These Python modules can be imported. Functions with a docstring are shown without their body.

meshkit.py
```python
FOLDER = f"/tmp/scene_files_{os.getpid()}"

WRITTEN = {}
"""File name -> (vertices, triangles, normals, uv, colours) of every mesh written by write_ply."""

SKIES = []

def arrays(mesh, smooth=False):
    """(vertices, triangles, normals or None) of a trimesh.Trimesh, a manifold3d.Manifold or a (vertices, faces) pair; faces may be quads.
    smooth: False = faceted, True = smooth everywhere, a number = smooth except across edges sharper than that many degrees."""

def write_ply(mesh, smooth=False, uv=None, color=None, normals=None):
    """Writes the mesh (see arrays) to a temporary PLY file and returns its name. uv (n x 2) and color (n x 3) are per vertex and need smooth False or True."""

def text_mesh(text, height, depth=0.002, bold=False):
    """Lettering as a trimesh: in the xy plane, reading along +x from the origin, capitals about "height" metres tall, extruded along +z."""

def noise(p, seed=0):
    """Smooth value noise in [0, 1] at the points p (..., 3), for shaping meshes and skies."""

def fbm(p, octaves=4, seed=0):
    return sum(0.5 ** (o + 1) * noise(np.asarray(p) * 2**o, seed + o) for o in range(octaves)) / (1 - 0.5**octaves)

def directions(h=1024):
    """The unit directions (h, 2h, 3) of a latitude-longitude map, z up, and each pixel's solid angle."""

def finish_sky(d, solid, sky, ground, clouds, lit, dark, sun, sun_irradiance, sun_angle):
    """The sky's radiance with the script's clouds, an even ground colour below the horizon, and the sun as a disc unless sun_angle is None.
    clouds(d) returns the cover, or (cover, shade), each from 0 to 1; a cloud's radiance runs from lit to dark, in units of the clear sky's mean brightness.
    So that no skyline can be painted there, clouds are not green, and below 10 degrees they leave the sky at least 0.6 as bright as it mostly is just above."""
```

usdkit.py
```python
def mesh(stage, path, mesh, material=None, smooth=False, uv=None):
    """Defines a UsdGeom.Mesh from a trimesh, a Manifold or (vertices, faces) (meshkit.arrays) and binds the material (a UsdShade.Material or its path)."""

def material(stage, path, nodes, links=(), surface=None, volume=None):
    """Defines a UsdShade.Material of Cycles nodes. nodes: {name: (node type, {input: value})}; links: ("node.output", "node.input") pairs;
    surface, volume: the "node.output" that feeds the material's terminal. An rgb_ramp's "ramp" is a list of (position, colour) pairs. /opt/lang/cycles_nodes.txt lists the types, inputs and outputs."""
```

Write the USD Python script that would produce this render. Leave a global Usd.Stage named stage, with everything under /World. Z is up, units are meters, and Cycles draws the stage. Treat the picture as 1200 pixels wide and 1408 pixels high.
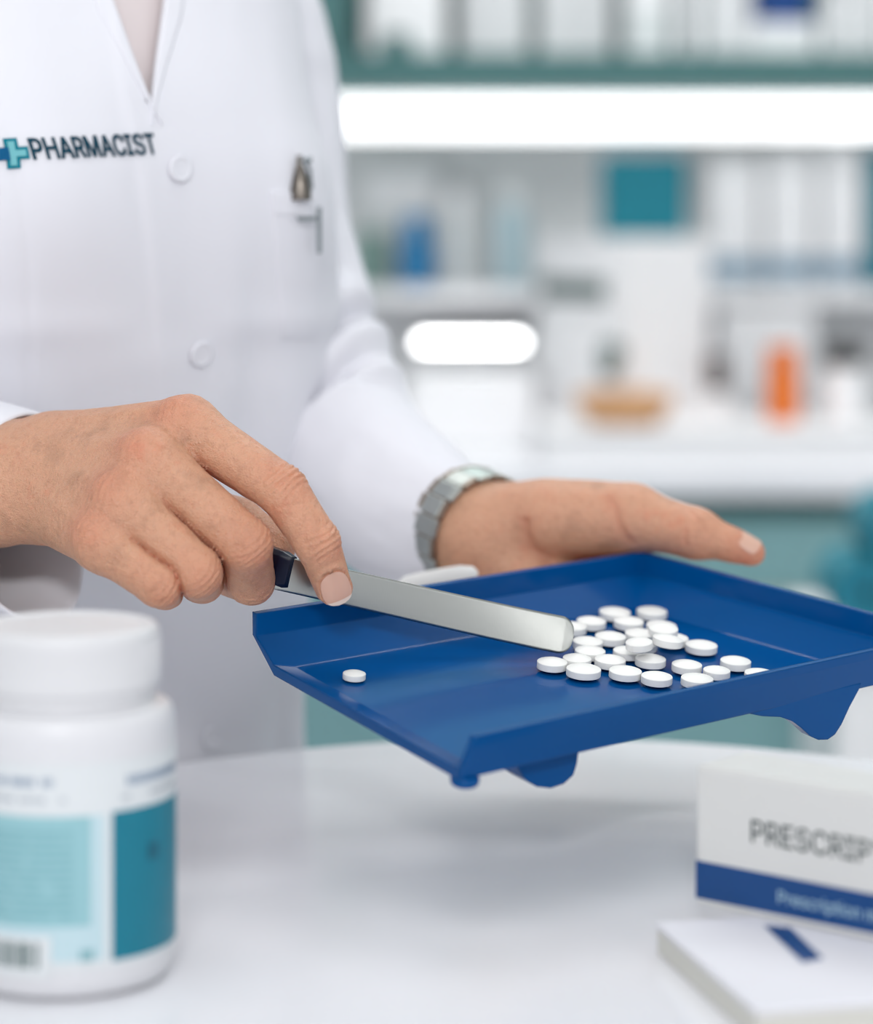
import math, random
import numpy as np, trimesh, manifold3d as m3
from scipy.interpolate import PchipInterpolator, CubicSpline
from scipy.optimize import fsolve
import usdkit, meshkit
from pxr import Usd, UsdGeom, UsdLux, UsdShade, Gf, Sdf, Vt

random.seed(7)
rng = np.random.default_rng(7)
stage = Usd.Stage.CreateInMemory()
UsdGeom.SetStageUpAxis(stage, 'Z'); UsdGeom.SetStageMetersPerUnit(stage, 1.0)
UsdGeom.Xform.Define(stage, '/World'); UsdGeom.Scope.Define(stage, '/World/Looks')

# ------------------------------------------------------------------ camera, light, exposure
FPX, HX, HY, EYE = 3600.0, 600.0, 300.0, 1.197          # focal length in pixels, principal column, horizon row, eye height
cam = UsdGeom.Camera.Define(stage, '/World/camera')
cam.CreateHorizontalApertureAttr(36.0); cam.CreateVerticalApertureAttr(36.0 * 1408 / 1200)
cam.CreateFocalLengthAttr(36.0 * FPX / 1200)
cam.CreateVerticalApertureOffsetAttr(-36.0 * (704 - HY) / 1200)
cam.CreateFStopAttr(4.6); cam.CreateFocusDistanceAttr(1.015)
cam.CreateClippingRangeAttr(Gf.Vec2f(0.05, 50))
cam.AddTranslateOp().Set(Gf.Vec3d(0, 0, EYE)); cam.AddRotateXOp().Set(90.0)
cam.CreateExposureAttr(-1.17)

dome = UsdLux.DomeLight.Define(stage, '/World/sky')     # soft daylight through the open shop front behind the camera
dome.CreateIntensityAttr(0.76); dome.CreateColorAttr(Gf.Vec3f(0.95, 0.97, 1.0))

CEIL = 2.7
def ceiling_panel(name, x, y, w, h, power):
    l = UsdLux.RectLight.Define(stage, '/World/' + name)
    l.CreateWidthAttr(w); l.CreateHeightAttr(h); l.CreateIntensityAttr(power)
    l.CreateColorAttr(Gf.Vec3f(1.0, 0.985, 0.97))
    l.AddTranslateOp().Set(Gf.Vec3d(x, y, CEIL - 0.02))
ceiling_panel('panel_lamp', 0.0, 0.75, 1.2, 0.6, 6.0)
ceiling_panel('panel_lamp_001', 0.2, 2.45, 1.8, 0.4, 22.0)
ceiling_panel('panel_lamp_002', -1.2, 1.3, 0.5, 1.2, 2.4)
ceiling_panel('panel_lamp_003', 1.2, 1.3, 0.5, 1.2, 2.4)

win = UsdLux.RectLight.Define(stage, '/World/shop_window')   # the bright window of the shop front, behind the camera
win.CreateWidthAttr(0.46); win.CreateHeightAttr(0.32); win.CreateIntensityAttr(185.0); win.CreateColorAttr(Gf.Vec3f(1.0, 0.99, 0.98))
win.AddTranslateOp().Set(Gf.Vec3d(-0.15, -2.2, 2.45)); win.AddRotateXOp().Set(90.0 - 24.0)
win2 = UsdLux.RectLight.Define(stage, '/World/side_window')  # a smaller window further along the front
win2.CreateWidthAttr(0.7); win2.CreateHeightAttr(0.5); win2.CreateIntensityAttr(12.0); win2.CreateColorAttr(Gf.Vec3f(1.0, 0.99, 0.98))
win2.AddTranslateOp().Set(Gf.Vec3d(1.5, -2.0, 2.1)); win2.AddRotateZOp().Set(26.0); win2.AddRotateXOp().Set(90.0 - 19.0)
def P(px, py, d):
    return np.array([(px - HX) / FPX * d, d, EYE - (py - HY) / FPX * d])
def pix(p):
    p = np.asarray(p, float)
    return np.array([HX + FPX * p[0] / p[1], HY + FPX * (EYE - p[2]) / p[1]])

# ------------------------------------------------------------------ materials
def lin(c):
    c = np.asarray(c, float) / 255.0
    return tuple(np.where(c <= 0.04045, c / 12.92, ((c + 0.055) / 1.055) ** 2.4))
LOOKS = {}
def mat(name, rgb, rough=0.5, spec=0.5, metal=0.0, bump=None, vary=None, emit=None, bevel=None, aniso=0.0, extra=None, coat=0.0, sheen=0.0, sss=0.0):
    """rgb in sRGB 0-255. bump = (scale, strength, distance). vary = (scale, rgb2)."""
    nodes, links = {}, []
    p = dict(base_color=lin(rgb), roughness=rough, specular_ior_level=spec, metallic=metal)
    if aniso: p['anisotropic'] = aniso
    if coat: p['coat_weight'] = coat; p['coat_roughness'] = 0.08
    if sheen: p['sheen_weight'] = sheen; p['sheen_roughness'] = 0.5
    if sss:
        p['subsurface_weight'] = sss; p['subsurface_scale'] = 0.004; p['subsurface_radius'] = (1.0, 0.35, 0.2)
    if emit: p['emission_color'] = tuple(emit[:3]); p['emission_strength'] = emit[3]
    if extra: p.update(extra)
    nodes['p'] = ('principled_bsdf', p)
    if bump or vary: nodes['tc'] = ('geometry', {})
    if bump:
        nodes['bn'] = ('noise_texture', {'scale': bump[0], 'detail': 3.0})
        nodes['b'] = ('bump', {'strength': bump[1], 'distance': bump[2]})
        links += [('tc.position', 'bn.vector'), ('bn.fac', 'b.height')]
        if not bevel: links += [('b.normal', 'p.normal')]
    if bevel:
        nodes['bv'] = ('bevel', {'samples': 4, 'radius': bevel})
        if bump: links += [('bv.bevel', 'b.normal'), ('b.normal', 'p.normal')]
        else: links += [('bv.bevel', 'p.normal')]
    if vary:
        nodes['vn'] = ('noise_texture', {'scale': vary[0], 'detail': 4.0})
        nodes['vr'] = ('rgb_ramp', {'ramp': [(0.35, lin(rgb)), (0.65, lin(vary[1]))]})
        links += [('tc.position', 'vn.vector'), ('vn.fac', 'vr.fac'), ('vr.color', 'p.base_color')]
    LOOKS[name] = usdkit.material(stage, '/World/Looks/' + name, nodes, links, surface='p.BSDF')
    return LOOKS[name]

mat('wall_paint', (238, 240, 241), 0.8, 0.2)
mat('ceiling_paint', (240, 240, 240), 0.9, 0.1)
mat('floor_vinyl', (190, 194, 196), 0.45, 0.3, vary=(3.0, (180, 185, 188)))
mat('counter_laminate', (232, 232, 237), 0.2, 0.5, vary=(14.0, (228, 229, 234)))
mat('counter_base', (214, 216, 220), 0.5, 0.4)
mat('coat_fabric', (222, 222, 229), 0.92, 0.15, bump=(1500.0, 0.25, 0.0004), sheen=0.08)
mat('coat_button', (220, 220, 227), 0.35, 0.5)
mat('blouse_fabric', (214, 203, 204), 0.9, 0.15, bump=(1300.0, 0.2, 0.0003))
mat('trouser_fabric', (60, 70, 90), 0.9, 0.15)
mat('shoe_leather', (235, 235, 235), 0.5, 0.4)
mat('hair', (90, 62, 44), 0.6, 0.4)
mat('lettering_thread', (16, 60, 78), 0.8, 0.2)
mat('emblem_teal', (14, 118, 136), 0.8, 0.2)
mat('emblem_pale', (112, 178, 186), 0.8, 0.2)
mat('emblem_blue', (8, 84, 128), 0.8, 0.2)
mat('tray_plastic', (0, 72, 134), 0.14, 0.13, bevel=0.0012, bump=(900.0, 0.06, 0.0003))
mat('tablet', (228, 228, 226), 0.5, 0.4, bump=(1200.0, 0.15, 0.0002))
mat('handle_plastic', (5, 15, 42), 0.2, 0.3, bevel=0.001)
mat('silver', (178, 182, 178), 0.34, 0.5, metal=1.0, bevel=0.0004)
mat('silver_dark', (150, 136, 124), 0.35, 0.5, metal=1.0)
mat('watch_pale', (226, 226, 224), 0.35, 0.5)
mat('pen_metal', (110, 104, 98), 0.3, 0.5, metal=1.0)
mat('clip_metal', (150, 156, 160), 0.3, 0.5, metal=1.0)
mat('bottle_plastic', (210, 210, 214), 0.36, 0.5)
mat('cap_plastic', (209, 209, 212), 0.42, 0.4)
mat('label_white', (209, 213, 216), 0.45, 0.4)
mat('label_pale', (182, 206, 214), 0.45, 0.4)
mat('label_mint', (140, 184, 192), 0.45, 0.4)
mat('label_teal', (0, 112, 134), 0.4, 0.4)
mat('label_mark', (2, 86, 108), 0.4, 0.4)
mat('print_grey', (176, 182, 190), 0.6, 0.3)
mat('print_blue_grey', (148, 162, 180), 0.6, 0.3)
mat('print_mint', (122, 172, 180), 0.6, 0.3)
mat('print_dark', (92, 112, 112), 0.6, 0.3)
mat('box_card', (206, 206, 205), 0.55, 0.35)
mat('box_blue', (2, 62, 120), 0.4, 0.4)
mat('print_ink', (28, 50, 52), 0.6, 0.3)
mat('print_white', (160, 190, 206), 0.6, 0.3)
mat('paper', (216, 216, 223), 0.7, 0.25)
mat('paper_edge', (212, 211, 205), 0.8, 0.2)
mat('cabinet_teal', (66, 110, 110), 0.5, 0.35)
mat('cabinet_front', (134, 176, 180), 0.5, 0.3)
mat('white_plastic', (238, 238, 240), 0.4, 0.4)
mat('white_card', (242, 242, 244), 0.6, 0.3)
mat('grey_card', (220, 224, 225), 0.6, 0.3)
mat('teal_card', (2, 124, 142), 0.5, 0.3)
mat('blue_card', (2, 62, 128), 0.5, 0.3)
mat('blue_plastic', (0, 124, 180), 0.35, 0.4)
mat('sage_plastic', (112, 146, 138), 0.4, 0.4)
mat('band_blue', (128, 158, 178), 0.6, 0.3)
mat('screen', (88, 106, 104), 0.25, 0.5)
mat('nozzle', (70, 92, 92), 0.4, 0.4)
mat('wood', (214, 168, 126), 0.55, 0.3, vary=(30.0, (204, 156, 112)))
mat('brown_plastic', (52, 30, 22), 0.4, 0.4)
mat('black_plastic', (24, 20, 20), 0.4, 0.4)
mat('amber_plastic', (226, 112, 0), 0.35, 0.2)
mat('tissue', (236, 234, 240), 0.8, 0.2)
mat('lamp_bar', (255, 255, 255), 0.5, 0.2, emit=(1.0, 1.0, 1.0, 26.0))
mat('lamp_strip', (255, 255, 255), 0.5, 0.2, emit=(1.0, 1.0, 1.0, 4.5))

# skin: tone varied by noise, redness and freckles from mesh attributes
def skin(name, base, red, dark, freckle, rough=0.46):
    n = {
        'g': ('geometry', {}),
        'n1': ('noise_texture', {'scale': 75.0, 'detail': 5.0, 'roughness': 0.6}),
        'r1': ('rgb_ramp', {'ramp': [(0.28, lin(dark)), (0.46, lin(base)), (0.58, lin(base)), (0.74, lin(red))]}),
        'att': ('attribute', {'attribute': 'redness'}),
        'mr': ('mix', {'color2': lin((192, 106, 82))}),
        'n2': ('noise_texture', {'scale': 330.0, 'detail': 5.0, 'roughness': 0.7}),
        'r2': ('rgb_ramp', {'ramp': [(0.50, (0, 0, 0)), (0.72, (0.30, 0.30, 0.30))]}),
        'mf': ('mix', {'color2': lin(freckle)}),
        'v': ('voronoi_texture', {'scale': 900.0, 'feature': 'distance_to_edge'}),
        'n3': ('noise_texture', {'scale': 420.0, 'detail': 3.0}),
        'add': ('math', {'math_type': 'multiply_add', 'value2': 0.7}),
        'b': ('bump', {'strength': 0.7, 'distance': 0.0010}),
        'p': ('principled_bsdf', {'roughness': rough, 'specular_ior_level': 0.42, 'subsurface_weight': 0.25,
                                  'subsurface_scale': 0.003, 'subsurface_radius': (1.0, 0.35, 0.2)}),
    }
    l = [('g.position', 'n1.vector'), ('n1.fac', 'r1.fac'), ('r1.color', 'mr.color1'), ('att.fac', 'mr.fac'),
         ('g.position', 'n2.vector'), ('n2.fac', 'r2.fac'), ('r2.color', 'mf.fac'), ('mr.color', 'mf.color1'), ('mf.color', 'p.base_color'),
         ('g.position', 'v.vector'), ('g.position', 'n3.vector'), ('v.distance', 'add.value1'), ('n3.fac', 'add.value3'), ('add.value', 'b.height'), ('b.normal', 'p.normal')]
    LOOKS[name] = usdkit.material(stage, '/World/Looks/' + name, n, l, surface='p.BSDF')
skin('skin', (200, 151, 123), (200, 138, 110), (180, 136, 110), (146, 98, 74))
mat('nail', (220, 170, 148), 0.32, 0.5, sss=0.2)
mat('nail_tip', (226, 204, 190), 0.3, 0.5)

# brushed steel: grain stretched along the blade comes from an object-space noise
LOOKS['steel'] = usdkit.material(stage, '/World/Looks/steel', {
    't': ('texture_coordinate', {}), 'm': ('mapping', {'scale': (4000.0, 120.0, 400.0)}),
    'n': ('noise_texture', {'scale': 1.0, 'detail': 2.0}), 'b': ('bump', {'strength': 0.10, 'distance': 0.0002}),
    'bv': ('bevel', {'samples': 4, 'radius': 0.0004}),
    'p': ('principled_bsdf', {'base_color': lin((156, 158, 155)), 'metallic': 1.0, 'roughness': 0.27})},
    [('t.object', 'm.vector'), ('m.vector', 'n.vector'), ('n.fac', 'b.height'), ('bv.bevel', 'b.normal'), ('b.normal', 'p.normal')], surface='p.BSDF')

# ------------------------------------------------------------------ scene helpers
USED = {}
def numbered(parent, name):
    k = USED.get((parent, name), 0); USED[(parent, name)] = k + 1
    return f'{parent}/{name}' + (f'_{k:03d}' if k else '')
def path_of(o):
    return '/World' if o is None else str((o.GetPrim() if hasattr(o, 'GetPrim') else o).GetPath())
def tag(o, label=None, cat=None, group=None, kind=None):
    p = o.GetPrim()
    for k, v in (('label', label), ('category', cat), ('group', group), ('kind', kind)):
        if v: p.SetCustomDataByKey(k, v)
    return o
def thing(name, label, cat, loc=(0, 0, 0), rotz=0, group=None):
    x = UsdGeom.Xform.Define(stage, numbered('/World', name))
    x.AddTranslateOp().Set(Gf.Vec3d(*map(float, loc)))
    if rotz: x.AddRotateZOp().Set(float(rotz))
    return tag(x, label, cat, group)
def obj(name, mesh, material, parent=None, smooth=False, **t):
    o = usdkit.mesh(stage, numbered(path_of(parent), name), mesh, LOOKS[material], smooth=smooth)
    return tag(o, **t) if t else o
def structure(name, mesh, material):
    return obj(name, mesh, material, kind='structure')
cat = trimesh.util.concatenate
def box(x0, x1, y0, y1, z0, z1):
    b = trimesh.creation.box([x1 - x0, y1 - y0, z1 - z0]); b.apply_translation([(x0 + x1) / 2, (y0 + y1) / 2, (z0 + z1) / 2]); return b
def tm(man):
    m = man.to_mesh(); return trimesh.Trimesh(m.vert_properties[:, :3], m.tri_verts, process=False)
def rbox(x0, x1, y0, y1, z0, z1, r=0.002, seg=12):
    s = m3.Manifold.sphere(r, seg)
    return tm(m3.Manifold.batch_hull([s.translate([x, y, z]) for x in (x0 + r, x1 - r) for y in (y0 + r, y1 - r) for z in (z0 + r, z1 - r)]))
def lathe(profile, n=64):
    """profile: (radius, z) from the bottom axis to the top axis."""
    return trimesh.creation.revolve(np.asarray(profile, float), sections=n)
def round_profile(pts, r=0.002, k=4):
    """Rounds the inner corners of an open (r, z) polyline."""
    pts = [np.array(p, float) for p in pts]; out = [pts[0]]
    for a, b, c in zip(pts, pts[1:], pts[2:]):
        ra = min(r, 0.45 * np.linalg.norm(a - b)); rc = min(r, 0.45 * np.linalg.norm(c - b))
        p, q = b + (a - b) / (np.linalg.norm(a - b) + 1e-9) * ra, b + (c - b) / (np.linalg.norm(c - b) + 1e-9) * rc
        for t in np.linspace(0, 1, k + 1): out.append((1 - t) ** 2 * p + 2 * t * (1 - t) * b + t ** 2 * q)
    out.append(pts[-1]); return out
def grid_mesh(pts, close_u=False, close_v=False):
    """pts (n, m, 3) to a quad grid."""
    n, m = pts.shape[:2]; v = pts.reshape(-1, 3); f = []
    i, j = np.meshgrid(np.arange(n if close_u else n - 1), np.arange(m if close_v else m - 1), indexing='ij')
    a, b, c, d = i * m + j, ((i + 1) % n) * m + j, ((i + 1) % n) * m + (j + 1) % m, i * m + (j + 1) % m
    q = np.stack([a, b, c, d], -1).reshape(-1, 4)
    return trimesh.Trimesh(v, np.vstack([q[:, [0, 1, 2]], q[:, [0, 2, 3]]]), process=False)
def flip(m):
    return trimesh.Trimesh(m.vertices, m.faces[:, ::-1], process=False)
def unit(v): v = np.asarray(v, float); return v / np.linalg.norm(v)
def tube(points, radii, n=10, caps=True):
    p = np.asarray(points, float); r = np.broadcast_to(radii, (len(p),))
    t = np.gradient(p, axis=0); t /= np.linalg.norm(t, axis=1, keepdims=True)
    a = np.cross(t[0], [0, 0, 1.0] if abs(t[0][2]) < 0.9 else [1.0, 0, 0]); A = []
    for k in range(len(p)):
        a = unit(a - t[k] * (a @ t[k])); A.append(a)
    A = np.array(A); B = np.cross(t, A); th = np.arange(n) * 2 * np.pi / n
    g = p[:, None] + r[:, None, None] * (np.cos(th)[None, :, None] * A[:, None] + np.sin(th)[None, :, None] * B[:, None])
    m = grid_mesh(g, close_v=True)
    if caps:
        v = np.vstack([m.vertices, p[0], p[-1]]); N = len(p) * n; f = list(m.faces)
        for k in range(n):
            f.append([N, (k + 1) % n, k]) ; f.append([N + 1, (len(p) - 1) * n + k, (len(p) - 1) * n + (k + 1) % n])
        m = trimesh.Trimesh(v, f, process=False)
    m.fix_normals(); return m
def place(mesh, origin, ex, ey, ez):
    T = np.eye(4); T[:3, 0], T[:3, 1], T[:3, 2], T[:3, 3] = ex, ey, ez, origin
    m = mesh.copy(); m.apply_transform(T); return m

# ------------------------------------------------------------------ signed-distance modelling for hands and bodies
def cone(p, a, b, r1, r2, flat=None):
    a, b = np.asarray(a, np.float32), np.asarray(b, np.float32); ba = b - a
    h = np.clip(((p - a) @ ba) / (ba @ ba), 0, 1)
    q = p - a - h[..., None] * ba
    if flat is not None:
        n, s = np.asarray(flat[0], np.float32), flat[1]
        q = q + ((q @ n) * (s - 1))[..., None] * n
    return np.sqrt((q * q).sum(-1)) - (r1 + (r2 - r1) * h)
def smin(a, b, k):
    h = np.clip(0.5 + 0.5 * (b - a) / k, 0, 1)
    return b + (a - b) * h - k * h * (1 - h)
def surface_nets(fn, lo, hi, h):
    lo, hi = np.asarray(lo, float), np.asarray(hi, float); n = np.ceil((hi - lo) / h).astype(int) + 1
    ax = [(lo[k] + h * np.arange(n[k])).astype(np.float32) for k in range(3)]
    F = np.empty(n, np.float32)
    for i in range(0, n[0], 24):
        X = np.stack(np.meshgrid(ax[0][i:i + 24], ax[1], ax[2], indexing='ij'), -1); F[i:i + 24] = fn(X)
    S = F < 0; c = [slice(None, -1), slice(1, None)]
    corners = [(a, b, d) for a in (0, 1) for b in (0, 1) for d in (0, 1)]
    cnt = sum(S[c[a], c[b], c[d]].astype(np.int8) for a, b, d in corners)
    cells = np.argwhere((cnt > 0) & (cnt < 8)); idx = -np.ones(n - 1, np.int64); idx[tuple(cells.T)] = np.arange(len(cells))
    acc, num = np.zeros((len(cells), 3)), np.zeros(len(cells))
    for k in range(3):
        for a in (0, 1):
            for b in (0, 1):
                o0 = np.zeros(3, int); others = [x for x in range(3) if x != k]; o0[others[0]], o0[others[1]] = a, b
                o1 = o0.copy(); o1[k] = 1
                f0, f1 = F[tuple((cells + o0).T)], F[tuple((cells + o1).T)]
                m = (f0 < 0) != (f1 < 0); t = np.where(m, f0 / np.where(m, f0 - f1, 1), 0)
                q = np.tile(o0.astype(float), (len(cells), 1)); q[:, k] = t
                acc[m] += q[m]; num[m] += 1
    V = lo + h * (cells + acc / num[:, None]); faces = []
    for k in range(3):
        u, w = (k + 1) % 3, (k + 2) % 3
        s0 = [slice(None)] * 3; s1 = [slice(None)] * 3; s0[k], s1[k] = slice(None, -1), slice(1, None)
        A, B = S[tuple(s0)], S[tuple(s1)]
        for e, rev in ((np.argwhere(A & ~B), False), (np.argwhere(~A & B), True)):
            e = e[(e[:, u] > 0) & (e[:, w] > 0) & (e[:, u] < n[u] - 1) & (e[:, w] < n[w] - 1)]
            du, dw = np.zeros(3, int), np.zeros(3, int); du[u], dw[w] = 1, 1
            q = np.stack([idx[tuple((e - du - dw).T)], idx[tuple((e - dw).T)], idx[tuple(e.T)], idx[tuple((e - du).T)]], 1)
            q = q[(q >= 0).all(1)]
            faces.append(q[:, ::-1] if rev else q)
    q = np.vstack(faces)
    return trimesh.Trimesh(V, np.vstack([q[:, [0, 1, 2]], q[:, [0, 2, 3]]]), process=False)
def relax(m, times=2, lam=0.5):
    """Taubin smoothing: shrink, then swell back."""
    from scipy.sparse import coo_matrix
    v, f = np.array(m.vertices), np.array(m.faces); n = len(v)
    i = np.concatenate([f[:, 0], f[:, 1], f[:, 2]]); j = np.concatenate([f[:, 1], f[:, 2], f[:, 0]])
    A = coo_matrix((np.ones(2 * len(i)), (np.concatenate([i, j]), np.concatenate([j, i]))), shape=(n, n)).tocsr(); A.data[:] = 1.0
    deg = np.asarray(A.sum(1)).ravel(); ok = deg > 0
    for k in range(2 * times):
        d = np.where(ok[:, None], A @ v / np.maximum(deg, 1)[:, None] - v, 0)
        v = v + (lam if k % 2 == 0 else -lam - 0.03) * d
    m.vertices = v; return m

# ================================================================== THE ROOM
CT = 0.95                                                # counter height
structure('floor', box(-2.2, 2.2, -1.6, 3.25, -0.05, 0), 'floor_vinyl')
structure('ceiling', box(-2.2, 2.2, -1.6, 3.25, CEIL, CEIL + 0.05), 'ceiling_paint')
structure('wall_back', box(-2.2, 2.2, 3.15, 3.25, 0, CEIL), 'wall_paint')
structure('wall_left', box(-2.25, -2.2, -1.6, 3.25, 0, CEIL), 'wall_paint')
structure('wall_right', box(2.2, 2.25, -1.6, 3.25, 0, CEIL), 'wall_paint')

# ---- front counter: a peninsula with a rounded nose
t = thing('service_counter', 'long white laminate counter with a rounded far end across the foreground', 'counter')
def counter_outline(grow):
    xs = np.linspace(-0.40, 0.46, 60); ys = 1.25 - 2.2 * (xs - 0.045) ** 2
    pts = list(zip(xs, ys)) + [(0.46, 0.30), (-0.40, 0.30)]
    from shapely.geometry import Polygon
    return Polygon(pts).buffer(grow, join_style='round')
def slab(poly, z0, z1):
    m = trimesh.creation.extrude_polygon(poly, z1 - z0, engine='earcut'); m.apply_translation([0, 0, z0]); return m
parts_ = [slab(counter_outline(-0.006 + 0.006 * math.sin(a)), CT - 0.006 + 0.006 * math.cos(a) - 0.0012, CT - 0.006 + 0.006 * math.cos(a)) for a in np.linspace(0, math.pi / 2, 6)]
obj('worktop', cat(parts_ + [slab(counter_outline(0), CT - 0.04, CT - 0.006)]), 'counter_laminate', t)
obj('base_cabinet', slab(counter_outline(-0.05), 0.08, CT - 0.04), 'counter_base', t)
obj('plinth', slab(counter_outline(-0.09), 0.0, 0.08), 'cabinet_teal', t)

# ---- back counter with teal doors
t = thing('back_counter', 'white topped back counter with teal doors running along the rear wall', 'counter')
obj('worktop', rbox(-1.9, 1.9, 2.58, 3.149, CT - 0.03, CT, 0.004), 'counter_laminate', t)
obj('carcass', box(-1.88, 1.88, 2.64, 3.14, 0.1, CT - 0.03), 'cabinet_teal', t)
obj('plinth', box(-1.86, 1.86, 2.7, 3.14, 0, 0.1), 'cabinet_teal', t)
for k in range(6):
    x0 = -1.87 + k * 0.623
    d = obj('door', rbox(x0, x0 + 0.615, 2.618, 2.64, 0.11, CT - 0.055, 0.002), 'cabinet_front', t)
    obj('handle', tube([(x0 + 0.2, 2.605, CT - 0.13), (x0 + 0.41, 2.605, CT - 0.13)], 0.005), 'silver', d)

# ---- upper open cabinet
SZ = 1.370
t = thing('wall_cabinet', 'teal open wall cabinet above the rear counter holding white cartons', 'cabinet')
obj('bottom_panel', rbox(-1.4, 1.6, 2.74, 3.15, 1.33, SZ, 0.002), 'cabinet_teal', t)
obj('top_panel', box(-1.4, 1.6, 2.74, 3.15, 1.80, 1.82), 'cabinet_teal', t)
obj('upper_carcass', box(-1.4, 1.6, 2.76, 3.15, 1.82, 2.45), 'cabinet_teal', t)
for k in range(5): obj('door', rbox(-1.395 + k * .6, -1.395 + k * .6 + .592, 2.74, 2.76, 1.825, 2.445, .002), 'cabinet_front', t)
obj('back_panel', box(-1.4, 1.6, 3.13, 3.15, SZ, 1.80), 'cabinet_teal', t)
for x in (-1.4, -0.145, 1.55): obj('side_panel', box(x, x + 0.055, 2.74, 3.13, SZ, 1.80), 'cabinet_teal', t)
o = thing('strip_lamp', 'long bright white strip lamp under the teal wall cabinet', 'lamp')
obj('diffuser', rbox(-0.95, 0.62, 2.83, 2.87, 1.287, 1.327, 0.006), 'lamp_strip', o)
obj('housing', box(-0.96, 0.63, 2.825, 2.875, 1.325, 1.33), 'white_plastic', o)

o = thing('cabinet_lamp', 'slim strip lamp inside the top of the teal wall cabinet', 'lamp')
obj('diffuser', rbox(-0.08, 1.54, 2.77, 2.79, 1.786, 1.796, 0.002), 'lamp_strip', o); obj('housing', box(-0.085, 1.545, 2.765, 2.795, 1.796, 1.80), 'white_plastic', o)
# ---- wall shelf (left of the machine) with bar lamp under it
WS = 1.118
t = thing('wall_shelf', 'pale shelf on the rear wall above the bright bar lamp', 'shelf')
obj('board', rbox(-0.9, 0.62, 2.95, 3.15, WS - 0.018, WS, 0.002), 'white_card', t)
o = thing('bar_lamp', 'short glowing white bar lamp under the rear wall shelf', 'lamp')
obj('diffuser', tube([P(577, 471, 2.93), P(717, 471, 2.93)], 0.0045, 12), 'lamp_bar', o)
obj('mount', box(P(577, 471, 2.93)[0], P(717, 471, 2.93)[0], 2.934, 3.15, P(0, 471, 2.93)[2] + 0.003, P(0, 471, 2.93)[2] + 0.007), 'white_plastic', o)

def carton(label, x0, x1, y0, y1, z0, z1, m, band=None, bm='band_blue', name='carton', catg='box', group=None):
    cx, cy = (x0 + x1) / 2, (y0 + y1) / 2
    t = thing(name, label, catg, (cx, cy, z0), group=group)
    obj('body', rbox(x0 - cx, x1 - cx, y0 - cy, y1 - cy, 0, z1 - z0, 0.002), m, t)
    if band: obj('band', box(x0 - cx - 0.0005, x1 - cx + 0.0005, y0 - cy - 0.001, y0 - cy + 0.0005, band[0], band[1]), bm, t)
    obj('flap', box(x0 - cx + 0.003, x1 - cx - 0.003, y0 - cy + 0.003, y1 - cy - 0.003, z1 - z0, z1 - z0 + 0.0008), m, t)
    return t
def small_bottle(label, x, y, z, r, h, body, cap, name='bottle', catg='bottle', capf=0.22, neck=0.7, group=None):
    t = thing(name, label, catg, (x, y, z), group=group)
    hb = h * (1 - capf)
    obj('body', lathe(round_profile([(0, 0), (r, 0), (r, hb * 0.86), (r * neck, hb), (0, hb)], r * 0.25), 28), body, t, smooth=40)
    obj('cap', lathe(round_profile([(0, hb), (r * neck * 1.12, hb), (r * neck * 1.12, h), (0, h)], r * 0.1), 28), cap, t, smooth=40)
    return t
def X(px, d): return (px - HX) / FPX * d
def Z(py, d): return EYE - (py - HY) / FPX * d

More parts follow.
